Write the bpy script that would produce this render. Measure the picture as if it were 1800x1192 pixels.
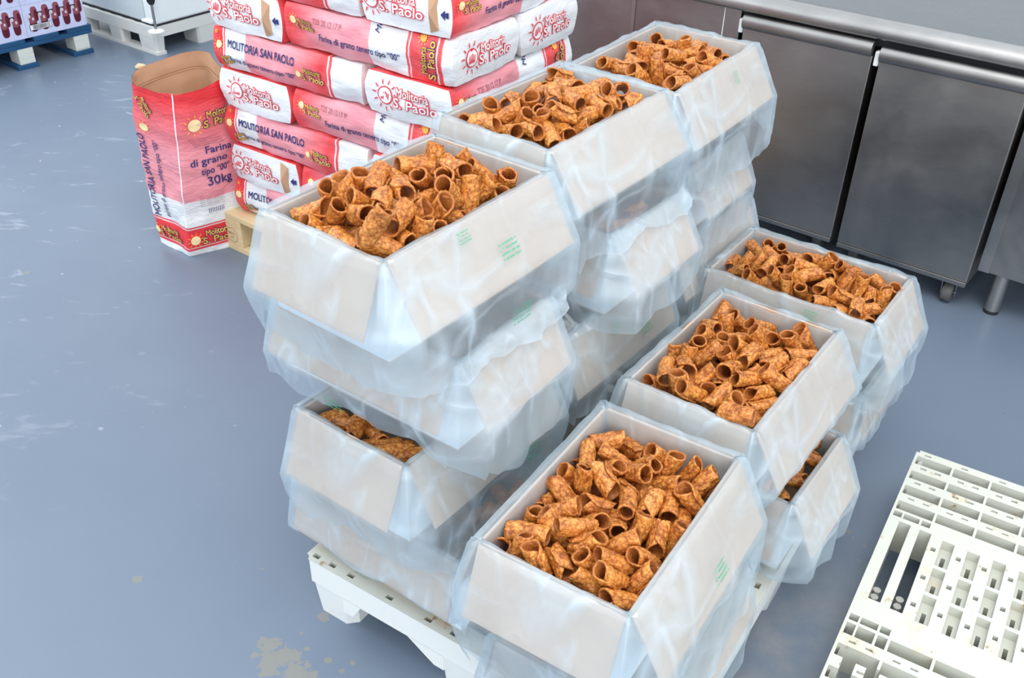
import bpy, bmesh, math, random
import numpy as np
from mathutils import Vector, Matrix, noise
for o in list(bpy.data.objects): bpy.data.objects.remove(o)
scn = bpy.context.scene
COL = scn.collection
rnd = random.Random(7)

# ------------------------------------------------------------ camera
cam_d = bpy.data.cameras.new('camera'); cam = bpy.data.objects.new('camera', cam_d); COL.objects.link(cam)
F_PX, VX, VY, CAM_H = 1728.456, 831.97, 3143.88, 1.7
dn = Vector(((VX-900)/F_PX, (VY-596)/F_PX, 1)).normalized()         # straight down, seen from the lens (x right, y down, z ahead)
up = -dn
fw = (Vector((0, 0, 1)) - up*up.z).normalized()
rt = fw.cross(up)
Rm = Matrix((rt, fw, up))                                            # lens axes to the room
cx, cy, cz = Rm @ Vector((1, 0, 0)), Rm @ Vector((0, -1, 0)), Rm @ Vector((0, 0, -1))
cam.matrix_world = Matrix(((cx.x, cy.x, cz.x, 0), (cx.y, cy.y, cz.y, 0), (cx.z, cy.z, cz.z, CAM_H), (0, 0, 0, 1)))
cam_d.sensor_width = 36.0; cam_d.lens = F_PX/1800*36.0; cam_d.clip_start = 0.05
scn.camera = cam

# ------------------------------------------------------------ light
scn.view_settings.view_transform = 'Standard'; scn.view_settings.look = 'None'
scn.view_settings.gamma = 1; scn.view_settings.exposure = 0.70
scn.cycles.transparent_max_bounces = 24
scn.cycles.max_bounces = 10
W = bpy.data.worlds.new('hall'); scn.world = W; W.use_nodes = True
nt = W.node_tree; nt.nodes.clear()
wo = nt.nodes.new('ShaderNodeOutputWorld'); bg = nt.nodes.new('ShaderNodeBackground')
tc = nt.nodes.new('ShaderNodeTexCoord'); sp = nt.nodes.new('ShaderNodeSeparateXYZ'); cr = nt.nodes.new('ShaderNodeValToRGB')
nt.links.new(tc.outputs['Generated'], sp.inputs[0]); nt.links.new(sp.outputs['Z'], cr.inputs[0])
cr.color_ramp.elements[0].position = 0.0; cr.color_ramp.elements[0].color = (.30, .29, .29, 1)
cr.color_ramp.elements[1].position = 1.0; cr.color_ramp.elements[1].color = (.85, .93, 1.0, 1)
e_ = cr.color_ramp.elements.new(.12); e_.color = (.55, .58, .62, 1)
e_ = cr.color_ramp.elements.new(.45); e_.color = (.80, .88, .95, 1)
nt.links.new(cr.outputs[0], bg.inputs[0]); bg.inputs[1].default_value = 0.93
nt.links.new(bg.outputs[0], wo.inputs[0])

def area(name, loc, target, sx, sy, power, color):
    l = bpy.data.lights.new(name, 'AREA'); l.shape = 'RECTANGLE'; l.size = sx; l.size_y = sy; l.energy = power; l.color = color
    o = bpy.data.objects.new(name, l); COL.objects.link(o); o.location = loc
    o.rotation_euler = (Vector(target)-Vector(loc)).to_track_quat('-Z', 'Y').to_euler(); return o
area('window_daylight', (-4.6, 3.2, 3.0), (0.2, 2.0, 0.4), 3.6, 2.4, 60, (.88, .95, 1.0))
area('ceiling_panel', (0.6, 0.6, 4.2), (0.4, 2.0, 0.3), 2.4, 1.6, 50, (1.0, .97, .93))
area('fill_behind', (0.6, -2.4, 2.1), (0.7, 2.0, 0.35), 3.6, 1.8, 52, (.93, .97, 1.0))  # added fill light behind the camera, not a known window; lifts upright faces

# ------------------------------------------------------------ helpers
def lin(r, g, b):
    f = lambda c: ((c/255+.055)/1.055)**2.4 if c > 10 else c/255/12.92
    return (f(r), f(g), f(b), 1)
class NT:
    def __init__(s, name):
        s.m = bpy.data.materials.new(name); s.m.use_nodes = True; s.t = s.m.node_tree; s.t.nodes.clear()
        s.out = s.n('ShaderNodeOutputMaterial')
    def n(s, typ, **kw):
        nd = s.t.nodes.new(typ)
        for k, v in kw.items():
            if k.startswith('i_'):
                key = k[2:].replace('_', ' ')
                nd.inputs[key].default_value = v
            else: setattr(nd, k, v)
        return nd
    def l(s, a, b): s.t.links.new(a, b)
    def bsdf(s, color=(.8, .8, .8, 1), rough=.5, metal=0, **kw):
        b = s.n('ShaderNodeBsdfPrincipled'); b.inputs['Base Color'].default_value = color
        b.inputs['Roughness'].default_value = rough; b.inputs['Metallic'].default_value = metal
        for k, v in kw.items(): b.inputs[k].default_value = v
        s.l(b.outputs[0], s.out.inputs[0]); s.b = b; return b
    def coord(s, kind='Object', scale=(1, 1, 1), rot=(0, 0, 0)):
        t = s.n('ShaderNodeTexCoord'); mp = s.n('ShaderNodeMapping'); mp.inputs['Scale'].default_value = scale; mp.inputs['Rotation'].default_value = rot
        s.l(t.outputs[kind], mp.inputs[0]); return mp.outputs[0]
    def noise(s, vec, scale=5, detail=3, rough=.5, dist=0):
        x = s.n('ShaderNodeTexNoise'); x.inputs['Scale'].default_value = scale; x.inputs['Detail'].default_value = detail
        x.inputs['Roughness'].default_value = rough; x.inputs['Distortion'].default_value = dist; s.l(vec, x.inputs['Vector']); return x.outputs['Fac']
    def ramp(s, fac, stops, interp='LINEAR'):
        r = s.n('ShaderNodeValToRGB'); r.color_ramp.interpolation = interp
        el = r.color_ramp.elements
        while len(el) > 1: el.remove(el[-1])
        el[0].position = stops[0][0]; el[0].color = stops[0][1]
        for p, c in stops[1:]:
            e = el.new(p); e.color = c
        s.l(fac, r.inputs[0]); return r.outputs[0]
    def g(s, v): return (v, v, v, 1)
    def mix(s, fac, a, b, blend='MIX'):
        m = s.n('ShaderNodeMix'); m.data_type = 'RGBA'; m.blend_type = blend
        for v, idx in ((fac, 0), (a, 6), (b, 7)):
            if isinstance(v, (int, float)): m.inputs[idx].default_value = v
            elif isinstance(v, tuple): m.inputs[idx].default_value = v
            else: s.l(v, m.inputs[idx])
        return m.outputs[2]
    def math(s, op, a, b=0.0, c=None, clamp=False):
        m = s.n('ShaderNodeMath'); m.operation = op; m.use_clamp = clamp
        for i, v in enumerate((a, b) if c is None else (a, b, c)):
            if isinstance(v, (int, float)): m.inputs[i].default_value = v
            else: s.l(v, m.inputs[i])
        return m.outputs[0]
    def bump(s, h, strength=.3, dist=.01, to=None):
        b = s.n('ShaderNodeBump'); b.inputs['Strength'].default_value = strength; b.inputs['Distance'].default_value = dist
        s.l(h, b.inputs['Height']); s.l(b.outputs[0], (to or s.b).inputs['Normal']); return b
def plain(name, color, rough=.5, metal=0, nscale=0, var=.08, bump=0):
    t = NT(name); b = t.bsdf(color, rough, metal)
    if nscale:
        f = t.noise(t.coord(), nscale, 4)
        dark = tuple(c*(1-var) for c in color[:3])+(1,); lite = tuple(min(1, c*(1+var)) for c in color[:3])+(1,)
        t.l(t.ramp(f, [(.3, dark), (.7, lite)]), b.inputs['Base Color'])
        if bump: t.bump(f, bump, .004)
    return t.m

class MB:
    def __init__(s): s.v = []; s.f = []; s.m = []; s.sm = []; s.mats = []
    def mi(s, mat):
        if mat not in s.mats: s.mats.append(mat)
        return s.mats.index(mat)
    def add(s, verts, faces, mat, smooth=False):
        o = len(s.v); s.v += [tuple(p) for p in verts]; i = s.mi(mat)
        for f in faces: s.f.append([o+k for k in f]); s.m.append(i); s.sm.append(smooth)
    def box(s, a, b, mat, bev=0, skip=()):
        x0, y0, z0 = a; x1, y1, z1 = b
        v = [(x0, y0, z0), (x1, y0, z0), (x1, y1, z0), (x0, y1, z0), (x0, y0, z1), (x1, y0, z1), (x1, y1, z1), (x0, y1, z1)]
        f = [(0, 3, 2, 1), (4, 5, 6, 7), (0, 1, 5, 4), (1, 2, 6, 5), (2, 3, 7, 6), (3, 0, 4, 7)]
        s.add(v, f, mat)
    def prism(s, poly, z0, z1, mat, smooth=False, top=None):
        n = len(poly); top = top or poly
        v = [(x, y, z0) for x, y in poly]+[(x, y, z1) for x, y in top]
        s.add(v, [tuple(range(n))[::-1], tuple(range(n, 2*n))], mat)
        s.add(v, [(i, (i+1) % n, n+(i+1) % n, n+i) for i in range(n)], mat, smooth)
    def tube(s, pts, r, mat, n=12, caps=True):
        pts = [Vector(p) for p in pts]; rs = r if isinstance(r, (list, tuple)) else [r]*len(pts)
        v = []
        for i, p in enumerate(pts):
            d = (pts[min(i+1, len(pts)-1)]-pts[max(i-1, 0)]).normalized()
            a = d.orthogonal().normalized() if i == 0 else (a-d*a.dot(d)).normalized()
            b = d.cross(a)
            for k in range(n):
                t = 2*math.pi*k/n; v.append(p+(a*math.cos(t)+b*math.sin(t))*rs[i])
        f = [(i*n+k, i*n+(k+1) % n, (i+1)*n+(k+1) % n, (i+1)*n+k) for i in range(len(pts)-1) for k in range(n)]
        s.add(v, f, mat, True)
        if caps: s.add(v, [tuple(range(n))[::-1], tuple(range((len(pts)-1)*n, len(pts)*n))], mat)
    def grid(s, nu, nv, fn, mat, smooth=True, closed=False, flip=False):
        v = [fn(i/(nu if closed else nu-1), j/(nv-1)) for j in range(nv) for i in range(nu)]
        f = []
        for j in range(nv-1):
            for i in range(nu if closed else nu-1):
                q = (j*nu+i, j*nu+(i+1) % nu, (j+1)*nu+(i+1) % nu, (j+1)*nu+i); f.append(q[::-1] if flip else q)
        s.add(v, f, mat, smooth)
    def build(s, name, parent=None, bevel=0, loc=None, rotz=0, shade_bevel=2, weld=False):
        me = bpy.data.meshes.new(name); me.from_pydata(s.v, [], s.f)
        for m in s.mats: me.materials.append(m)
        me.polygons.foreach_set('material_index', s.m); me.polygons.foreach_set('use_smooth', s.sm); me.update()
        o = bpy.data.objects.new(name, me); COL.objects.link(o)
        if weld:
            bm = bmesh.new(); bm.from_mesh(me); bmesh.ops.remove_doubles(bm, verts=bm.verts, dist=1e-5); bm.to_mesh(me); bm.free()
        if parent: o.parent = parent
        if loc is not None: o.location = loc
        o.rotation_euler = (0, 0, rotz)
        if bevel:
            b = o.modifiers.new('bevel', 'BEVEL'); b.width = bevel; b.segments = shade_bevel; b.limit_method = 'ANGLE'; b.angle_limit = math.radians(40); b.harden_normals = False
        return o
def tag(o, label, cat, group=None):
    o['label'] = label; o['category'] = cat
    if group: o['group'] = group
    return o
def thing(name, label, cat, loc=(0, 0, 0), rotz=0, group=None):
    o = bpy.data.objects.new(name, None); COL.objects.link(o); o.location = loc; o.rotation_euler = (0, 0, rotz); o.empty_display_size = .1
    return tag(o, label, cat, group)
R_ = math.radians

_tc = {}
def text_mesh(txt, offset=0.0, res=3):
    k = (txt, offset)
    if k in _tc: return _tc[k]
    c = bpy.data.curves.new('t', 'FONT'); c.body = txt; c.size = 1; c.resolution_u = res; c.fill_mode = 'FRONT'; c.offset = offset
    o = bpy.data.objects.new('t', c); COL.objects.link(o)
    dg = bpy.context.evaluated_depsgraph_get(); me = o.evaluated_get(dg).to_mesh()
    vs = [(v.co.x, v.co.y) for v in me.vertices]; fs = [tuple(p.vertices) for p in me.polygons]
    o.evaluated_get(dg).to_mesh_clear(); bpy.data.objects.remove(o); bpy.data.curves.remove(c)
    _tc[k] = (vs, fs); return _tc[k]
def put_text(mb, txt, mat, fn, x, y, w=None, h=None, rot=0, offset=0.0, squeeze=1, lift=0.0):
    """lay text on a surface: fn(u, v, lift) gives the point; (x, y) is the left end of the base line; w = width of the line"""
    v0, f0 = text_mesh(txt, 0.0); xs = [p[0] for p in v0]
    wid = max(xs)-min(xs); x_min = min(xs)
    sx = w/wid if w else (h/.7)*squeeze; sy = h/.7 if h else sx
    vs, fs = text_mesh(txt, 0.0)
    c, s = math.cos(rot), math.sin(rot)
    nd = 1 if offset <= 0.004 else (4 if offset < .03 else 8)        # a heavier letter is the same letter laid a hair to each side
    for k in range(nd):
        ox, oy = (0, 0) if nd == 1 else (offset*math.cos(2*math.pi*(k+.5)/nd), offset*math.sin(2*math.pi*(k+.5)/nd))
        out = []
        for px, py in vs:
            a, b = (px-x_min+ox)*sx, (py+oy)*sy
            out.append(fn(x+a*c-b*s, y+a*s+b*c, lift))
        mb.add(out, fs, mat)
def put_sun(mb, fn, x, y, r, body, ray, lift=.0, spokes=10, ring=None, hand=None):
    n = 20
    def disc(rad, mat, l):
        mb.add([fn(x, y, l)]+[fn(x+rad*math.cos(2*math.pi*k/n), y+rad*math.sin(2*math.pi*k/n), l) for k in range(n)],
               [(0, 1+k, 1+(k+1) % n) for k in range(n)], mat)
    if ring: disc(r, ring, lift); disc(r*.86, body, lift+.0004)
    else: disc(r, body, lift)
    if hand:
        for k in range(5):
            a = -.6+.3*k
            p = [(-.09, -.5), (.09, -.5), (.06, .45-.1*abs(k-2)), (-.06, .45-.1*abs(k-2))]
            mb.add([fn(x+r*(.22*(k-2)+q[0]+q[1]*.18), y+r*q[1], lift+.0008) for q in p], [(0, 1, 2, 3)], hand)
    for k in range(spokes):
        a = 2*math.pi*(k+.3)/spokes; ca, sa = math.cos(a), math.sin(a); w = r*.09
        q = [(1.25, -w/r), (1.7, -w/r*.6), (1.75, 0), (1.7, w/r*.6), (1.25, w/r), (1.2, 0)]
        mb.add([fn(x+r*(p*ca-t*sa), y+r*(p*sa+t*ca), lift) for p, t in q], [(0, 1, 2, 3, 4, 5)], ray)
def nz(x, y=0., z=0.): return noise.noise(Vector((x, y, z)))
# ------------------------------------------------------------ materials
def m_floor():
    t = NT('grey_blue_resin'); b = t.bsdf(lin(150, 166, 188), .32); b.inputs['Specular IOR Level'].default_value = .4
    v = t.coord('Object')
    big = t.noise(v, .8, 4, .6)
    col = t.ramp(big, [(.3, (.145, .185, .245, 1)), (.55, (.160, .202, .266, 1)), (.75, (.172, .217, .283, 1))])
    # scuffs: pale smears of flour, mostly towards the back left
    sc = t.noise(t.coord('Object', (2.6, 7, 1), (0, 0, R_(50))), 1.5, 6, .65, 1.4)
    scm = t.ramp(sc, [(.60, t.g(0)), (.70, t.g(1))])
    gx = t.n('ShaderNodeVectorMath', operation='DISTANCE'); t.l(v, gx.inputs[0]); gx.inputs[1].default_value = (-1.9, 3.7, 0)
    near = t.ramp(t.math('DIVIDE', gx.outputs['Value'], 2.4), [(.15, t.g(1)), (1, t.g(.0))])
    col = t.mix(t.math('MULTIPLY', t.math('MULTIPLY', scm, near), .38), col, (.66, .70, .76, 1))
    sp = t.noise(v, 26, 2, .5)
    spm = t.ramp(sp, [(.735, t.g(0)), (.77, t.g(1))])
    col = t.mix(t.math('MULTIPLY', t.math('MULTIPLY', spm, near), .8), col, (.78, .80, .84, 1))
    # worn spots where the resin has come off
    nn = t.noise(v, 22, 5, .65)
    tot = None
    for (x, y, r) in WORN:
        d = t.n('ShaderNodeVectorMath', operation='DISTANCE'); t.l(v, d.inputs[0]); d.inputs[1].default_value = (x, y, 0)
        q = t.math('ADD', t.math('DIVIDE', d.outputs['Value'], r), t.math('MULTIPLY', t.math('SUBTRACT', nn, .5), 3.2))
        k = t.math('LESS_THAN', q, .62)
        tot = k if tot is None else t.math('MAXIMUM', tot, k)
    col = t.mix(t.math('MULTIPLY', tot, .85), col, (.235, .228, .205, 1))
    # dusty band between the two plastic pallets
    dd = t.n('ShaderNodeVectorMath', operation='DISTANCE'); t.l(v, dd.inputs[0]); dd.inputs[1].default_value = (.62, 1.28, 0)
    dm = t.ramp(t.math('DIVIDE', dd.outputs['Value'], .55), [(.2, t.g(.6)), (1, t.g(0))])
    dn_ = t.ramp(t.noise(v, 5, 5, .7), [(.4, t.g(0)), (.62, t.g(1))])
    col = t.mix(t.math('MULTIPLY', dm, dn_), col, (.30, .30, .30, 1))
    t.l(col, b.inputs['Base Color'])
    t.l(t.ramp(t.noise(v, 3, 4, .6), [(.3, t.g(.26)), (.7, t.g(.42))]), b.inputs['Roughness'])
    t.bump(t.noise(v, 60, 3), .05, .002)
    return t.m
WORN = [(-.468, 1.308, .060), (-.415, 1.262, .055), (-.486, 1.335, .035), (-.820, 1.509, .018), (-.411, 1.333, .011), (-.365, 1.306, .010), (-.39, 1.416, .014), (-.311, 1.301, .010), (-.331, 1.279, .010),
        (-.43, 1.37, .010), (-.555, 1.549, .007), (-.619, 1.573, .007), (.823, 1.716, .009), (.831, 1.697, .006), (.851, 1.67, .007), (.825, 1.624, .009), (-.987, 2.04, .006), (-1.631, 2.823, .012)]
def m_steel(name, base=.55, tint=(1, .99, .97), rough=.34, rot=(0, 0, 0), scale=(3, 3, 90), var=.10):
    t = NT(name); b = t.bsdf((base, base, base, 1), rough, 1)
    f = t.noise(t.coord('Object', scale, rot), 6, 3, .6); g = t.noise(t.coord('Object'), 3.2, 4, .6, .4)
    s = t.math('ADD', t.math('MULTIPLY', f, .35), t.math('MULTIPLY', g, .65))
    lo, hi = base*(1-var*1.6), base*(1+var)
    t.l(t.ramp(s, [(.35, (lo*tint[0], lo*tint[1], lo*tint[2], 1)), (.65, (hi*tint[0], hi*tint[1], hi*tint[2], 1))]), b.inputs['Base Color'])
    t.l(t.ramp(g, [(.3, t.g(rough*.75)), (.7, t.g(rough*1.35))]), b.inputs['Roughness'])
    t.bump(f, .06, .0006)
    return t.m
def m_plastic(name, base, dirty=.5, rough=.45):
    t = NT(name); b = t.bsdf(base, rough)
    f = t.noise(t.coord(), 14, 6, .7); k = t.ramp(f, [(.56, t.g(0)), (.70, t.g(1))])
    f2 = t.noise(t.coord(), 55, 3, .6); k2 = t.ramp(f2, [(.60, t.g(0)), (.68, t.g(1))])
    c = t.mix(t.math('MULTIPLY', k, .35*dirty), base, (.62, .48, .30, 1))
    c = t.mix(t.math('MULTIPLY', t.math('MULTIPLY', k, k2), .8*dirty), c, (.30, .17, .07, 1))
    t.l(c, b.inputs['Base Color']); return t.m
def m_card(name, c, var=.06, fib=True):
    t = NT(name); b = t.bsdf(c, .85)
    f = t.noise(t.coord(), 9, 5, .6); a = tuple(x*(1-var) for x in c[:3])+(1,); d = tuple(min(1, x*(1+var)) for x in c[:3])+(1,)
    t.l(t.ramp(f, [(.3, a), (.7, d)]), b.inputs['Base Color'])
    t.bump(t.noise(t.coord('Object', (1, 1, 8)), 30, 3), .1, .001); return t.m
def m_film():
    """thin translucent polythene: clear where it lies smooth, milky along creases"""
    t = NT('bag_film')
    v = t.coord('Object')
    def ridge(sc, stretch, rot, width, dist=.25, det=2):
        n = t.noise(t.coord('Object', stretch, rot), sc, det, .5, dist)
        return t.math('SUBTRACT', 1.0, t.math('MULTIPLY', t.math('ABSOLUTE', t.math('SUBTRACT', n, .5)), width), clamp=True), n
    r1, n1 = ridge(5.0, (1, 1, .30), (.25, .1, .4), 24); r2, n3 = ridge(9.0, (1, .9, .34), (-.5, .35, 1.1), 20); r3, n4 = ridge(4.0, (.5, .5, 1.3), (.6, -.3, .2), 26)
    n2 = t.noise(v, 4.5, 4, .6, .3)
    gate = t.ramp(n2, [(.40, t.g(.1)), (.60, t.g(1))]); gate2 = t.ramp(t.noise(v, 8, 2, .6), [(.48, t.g(0)), (.62, t.g(1))])
    cr = t.math('MULTIPLY', t.math('MAXIMUM', r1, r3), gate); cr2 = t.math('MULTIPLY', r2, gate2)
    alpha = t.math('ADD', t.math('ADD', .25, t.math('MULTIPLY', n2, .20)), t.math('ADD', t.math('MULTIPLY', cr, .30), t.math('MULTIPLY', cr2, .34)), clamp=True)
    f1 = t.math('ADD', t.math('ADD', n1, n4), t.math('MULTIPLY', t.math('MAXIMUM', r1, r3), .10)); f2 = t.math('ADD', n3, t.math('MULTIPLY', r2, .3))
    tr = t.n('ShaderNodeBsdfTransparent'); tr.inputs[0].default_value = (.955, .985, 1, 1)
    df = t.n('ShaderNodeBsdfDiffuse'); df.inputs[0].default_value = (.72, .84, .93, 1)
    tl = t.n('ShaderNodeBsdfTranslucent'); tl.inputs[0].default_value = (.80, .93, 1.0, 1)
    m1 = t.n('ShaderNodeMixShader'); m1.inputs[0].default_value = .42; t.l(df.outputs[0], m1.inputs[1]); t.l(tl.outputs[0], m1.inputs[2])
    m2 = t.n('ShaderNodeMixShader'); t.l(alpha, m2.inputs[0]); t.l(tr.outputs[0], m2.inputs[1]); t.l(m1.outputs[0], m2.inputs[2])
    gl = t.n('ShaderNodeBsdfGlossy'); gl.inputs['Roughness'].default_value = .28
    m3 = t.n('ShaderNodeMixShader'); m3.inputs[0].default_value = .07; t.l(m2.outputs[0], m3.inputs[1]); t.l(gl.outputs[0], m3.inputs[2])
    bp = t.n('ShaderNodeBump'); bp.inputs['Strength'].default_value = .55; bp.inputs['Distance'].default_value = .02
    t.l(t.math('ADD', t.math('MULTIPLY', f1, .8), t.math('MULTIPLY', f2, .22)), bp.inputs['Height'])
    for s_ in (df, tl, gl): t.l(bp.outputs[0], s_.inputs['Normal'])
    t.l(m3.outputs[0], t.out.inputs[0]); return t.m
def m_shell():
    t = NT('fried_dough'); b = t.bsdf((.5, .2, .05, 1), .36)
    oi = t.n('ShaderNodeObjectInfo'); rd = oi.outputs['Random']
    v = t.coord('Object')
    ad = t.n('ShaderNodeVectorMath', operation='ADD'); t.l(v, ad.inputs[0])
    cmb = t.n('ShaderNodeCombineXYZ'); t.l(t.math('MULTIPLY', rd, 3.0), cmb.inputs[0]); t.l(rd, cmb.inputs[1]); t.l(cmb.outputs[0], ad.inputs[1]); v = ad.outputs[0]
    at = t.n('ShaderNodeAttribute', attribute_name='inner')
    vo = t.n('ShaderNodeTexVoronoi', feature='F1'); vo.inputs['Scale'].default_value = 260; t.l(v, vo.inputs['Vector'])
    vo2 = t.n('ShaderNodeTexVoronoi', feature='F1'); vo2.inputs['Scale'].default_value = 130; t.l(v, vo2.inputs['Vector'])
    n = t.noise(v, 45, 4, .6)
    bl = t.math('ADD', t.math('MULTIPLY', vo.outputs['Distance'], .5), t.math('MULTIPLY', vo2.outputs['Distance'], .7))
    k = t.math('ADD', t.math('MULTIPLY', bl, .62), t.math('MULTIPLY', n, .58))
    col = t.ramp(k, [(.28, (.95, .53, .17, 1)), (.47, (.80, .355, .085, 1)), (.68, (.57, .195, .038, 1)), (.88, (.29, .078, .014, 1))])
    tone = t.ramp(rd, [(0, (.88, .82, .78, 1)), (.5, (1, 1, 1, 1)), (1, (1.0, 1.0, .98, 1))])
    col = t.mix(1.0, col, tone, 'MULTIPLY')
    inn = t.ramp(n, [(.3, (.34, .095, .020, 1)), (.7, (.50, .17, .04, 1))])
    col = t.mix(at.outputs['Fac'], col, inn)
    t.l(col, b.inputs['Base Color']); b.inputs['Specular IOR Level'].default_value = .45
    b.inputs['Subsurface Weight'].default_value = 0
    t.bump(t.math('SUBTRACT', t.math('MULTIPLY', n, .6), bl), .8, .0020)
    return t.m

M = {}
M['floor'] = m_floor()
M['steel'] = m_steel('brushed_steel', .44, (1, .965, .94))
M['steel_front'] = m_steel('dull_steel_front', .37, (1, .96, .93), .36)
M['steel_top'] = m_steel('worktop_steel', .22, (.94, 1.02, 1.06), .33, scale=(60, 3, 3))
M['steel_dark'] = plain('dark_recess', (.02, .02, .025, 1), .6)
M['rubber'] = plain('grey_rubber', (.10, .10, .10, 1), .6, 0, 30, .2)
M['white_pl'] = plain('white_plastic_bumper', (.82, .84, .84, 1), .4)
M['pallet_white'] = m_plastic('white_pallet_plastic', (.60, .60, .53, 1), 1.6)
M['pallet_clean'] = m_plastic('white_pallet_side', (.86, .87, .84, 1), .28)
M['pallet_grey'] = m_plastic('worn_pallet_plastic', (.72, .72, .68, 1), .4)
M['card_flap'] = m_card('pale_card', (.585, .435, .335, 1))
M['card_white'] = m_card('white_card', (.82, .91, .97, 1), .02)
M['film'] = m_film()
M['shell'] = m_shell()
M['green'] = plain('green_print', (.05, .42, .22, 1), .6)
M['navy'] = plain('navy_print', (.028, .035, .17, 1), .6)
M['yellow'] = plain('yellow_print', (.90, .52, .06, 1), .6)
M['orange'] = plain('orange_print', (1.0, .50, .08, 1), .6)
M['cream'] = plain('cream_print', (1.0, .80, .42, 1), .6)
M['red'] = plain('red_print', (.80, .035, .06, 1), .55)
M['white_ink'] = plain('white_print', (.90, .90, .90, 1), .55)
M['grey_ink'] = plain('grey_stamp_ink', (.30, .10, .14, 1), .6)
M['kraft'] = m_card('brown_kraft', (.56, .33, .20, 1))
M['wood'] = None
def m_wood(name, a, b_, c):
    t = NT(name); b = t.bsdf(a, .7)
    w = t.noise(t.coord('Object', (1.2, 14, 14)), 3, 5, .6, 1.2)
    t.l(t.ramp(w, [(.3, a), (.55, b_), (.75, c)]), b.inputs['Base Color']); t.bump(w, .2, .001); return t.m
M['wood'] = m_wood('pale_pine', (.70, .52, .28, 1), (.78, .61, .36, 1), (.60, .40, .19, 1))
M['wood_end'] = m_wood('weathered_block', (.62, .66, .62, 1), (.74, .76, .70, 1), (.40, .42, .38, 1))
M['blue'] = m_wood('blue_painted_wood', (.008, .060, .15, 1), (.010, .085, .21, 1), (.010, .035, .085, 1))
M['stamp'] = plain('branded_mark', (.45, .27, .12, 1), .8)
WHITE, REDC, PINK = (.86, .87, .89, 1), (.86, .040, .050, 1), (.90, .33, .38, 1)
M['sack_end'] = None
def m_sack(name, stops, grad=True, axis='X'):
    t = NT(name); b = t.bsdf(WHITE, .45)
    tc_ = t.n('ShaderNodeTexCoord'); sep = t.n('ShaderNodeSeparateXYZ'); t.l(tc_.outputs['Generated'], sep.inputs[0])
    col = t.ramp(sep.outputs[axis], stops)
    n = t.noise(tc_.outputs['Object'], 12, 4, .6)
    col = t.mix(t.ramp(n, [(.35, t.g(.0)), (.7, t.g(.12))]), col, (.95, .90, .90, 1))
    t.l(col, b.inputs['Base Color'])
    w = t.noise(t.coord('Object', (6, 14, 22)), 2.0, 4, .6, 1.0)
    t.bump(w, .35, .008); b.inputs['Specular IOR Level'].default_value = .4
    return t.m
def st(seq):
    """bands (end position, colour): hard edges"""
    out = []; p = 0
    for e, c in seq:
        c0, c1 = c if isinstance(c[0], tuple) else (c, c)
        out += [(p+.0005, c0), (e-.0005, c1)]; p = e
    return out
M['sack_front'] = m_sack('flour_sack_print_front', st([(.088, REDC), (.095, WHITE), (.105, REDC), (.25, WHITE), (.50, PINK), (.74, (PINK, REDC)), (.775, REDC), (.784, WHITE), (.80, REDC), (1, WHITE)]))
M['sack_end'] = m_sack('flour_sack_white_paper', [(0, WHITE), (1, WHITE)])
M['sack_back'] = m_sack('flour_sack_print_back', st([(.04, REDC), (.26, (REDC, PINK)), (.53, PINK), (.735, WHITE), (.75, REDC), (.757, WHITE), (.90, REDC), (.908, WHITE), (.93, REDC), (1, WHITE)]))

# ------------------------------------------------------------ floor
b_ = MB(); b_.add([(-9, -3, 0), (9, -3, 0), (9, 11, 0), (-9, 11, 0)], [(0, 1, 2, 3)], M['floor'])
fl = b_.build('floor'); fl['kind'] = 'structure'

# ------------------------------------------------------------ plastic pallets
def deck(mb, L, Wd, z, holes, mat, thick=.012):
    """slab with rectangular pockets; holes = (u0, u1, v0, v1, depth, through)"""
    us = sorted({0, L} | {round(h[0], 4) for h in holes} | {round(h[1], 4) for h in holes})
    vs = sorted({0, Wd} | {round(h[2], 4) for h in holes} | {round(h[3], 4) for h in holes})
    us = [u for u in us if 0 <= u <= L]; vs = [v for v in vs if 0 <= v <= Wd]
    D = {}
    for h in holes:
        for i in range(len(us)-1):
            if us[i] < h[0]-1e-6 or us[i+1] > h[1]+1e-6: continue
            for j in range(len(vs)-1):
                if vs[j] >= h[2]-1e-6 and vs[j+1] <= h[3]+1e-6:
                    old = D.get((i, j))
                    if old is None or h[4] > old[0]: D[(i, j)] = (h[4], h[5])
    for i in range(len(us)-1):
        for j in range(len(vs)-1):
            a, b, c, d = us[i], us[i+1], vs[j], vs[j+1]
            dep, thr = D.get((i, j), (0, False))
            if not thr: mb.add([(a, c, z-dep), (b, c, z-dep), (b, d, z-dep), (a, d, z-dep)], [(0, 1, 2, 3)], mat)
            if not thr: mb.add([(a, c, z-max(dep, thick)-.004), (b, c, z-max(dep, thick)-.004), (b, d, z-max(dep, thick)-.004), (a, d, z-max(dep, thick)-.004)], [(3, 2, 1, 0)], mat)
            for (di, dj, p, q) in ((1, 0, (b, c), (b, d)), (0, 1, (a, d), (b, d))):
                k = (i+di, j+dj)
                if k[0] >= len(us)-1 or k[1] >= len(vs)-1: continue
                e2 = D.get(k, (0, False))[0]
                if abs(e2-dep) > 1e-6:
                    z0, z1 = z-dep, z-e2
                    mb.add([(p[0], p[1], z0), (q[0], q[1], z0), (q[0], q[1], z1), (p[0], p[1], z1)], [(0, 1, 2, 3)], mat)
def trim(mb, L, Wd, ch=.0075):
    for i, (x, y, z) in enumerate(mb.v):
        if min(x, L-x) < 1e-5 and min(y, Wd-y) < 1e-5: mb.v[i] = (x+(ch if x < L/2 else -ch), y+(ch if y < Wd/2 else -ch), z)
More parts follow.
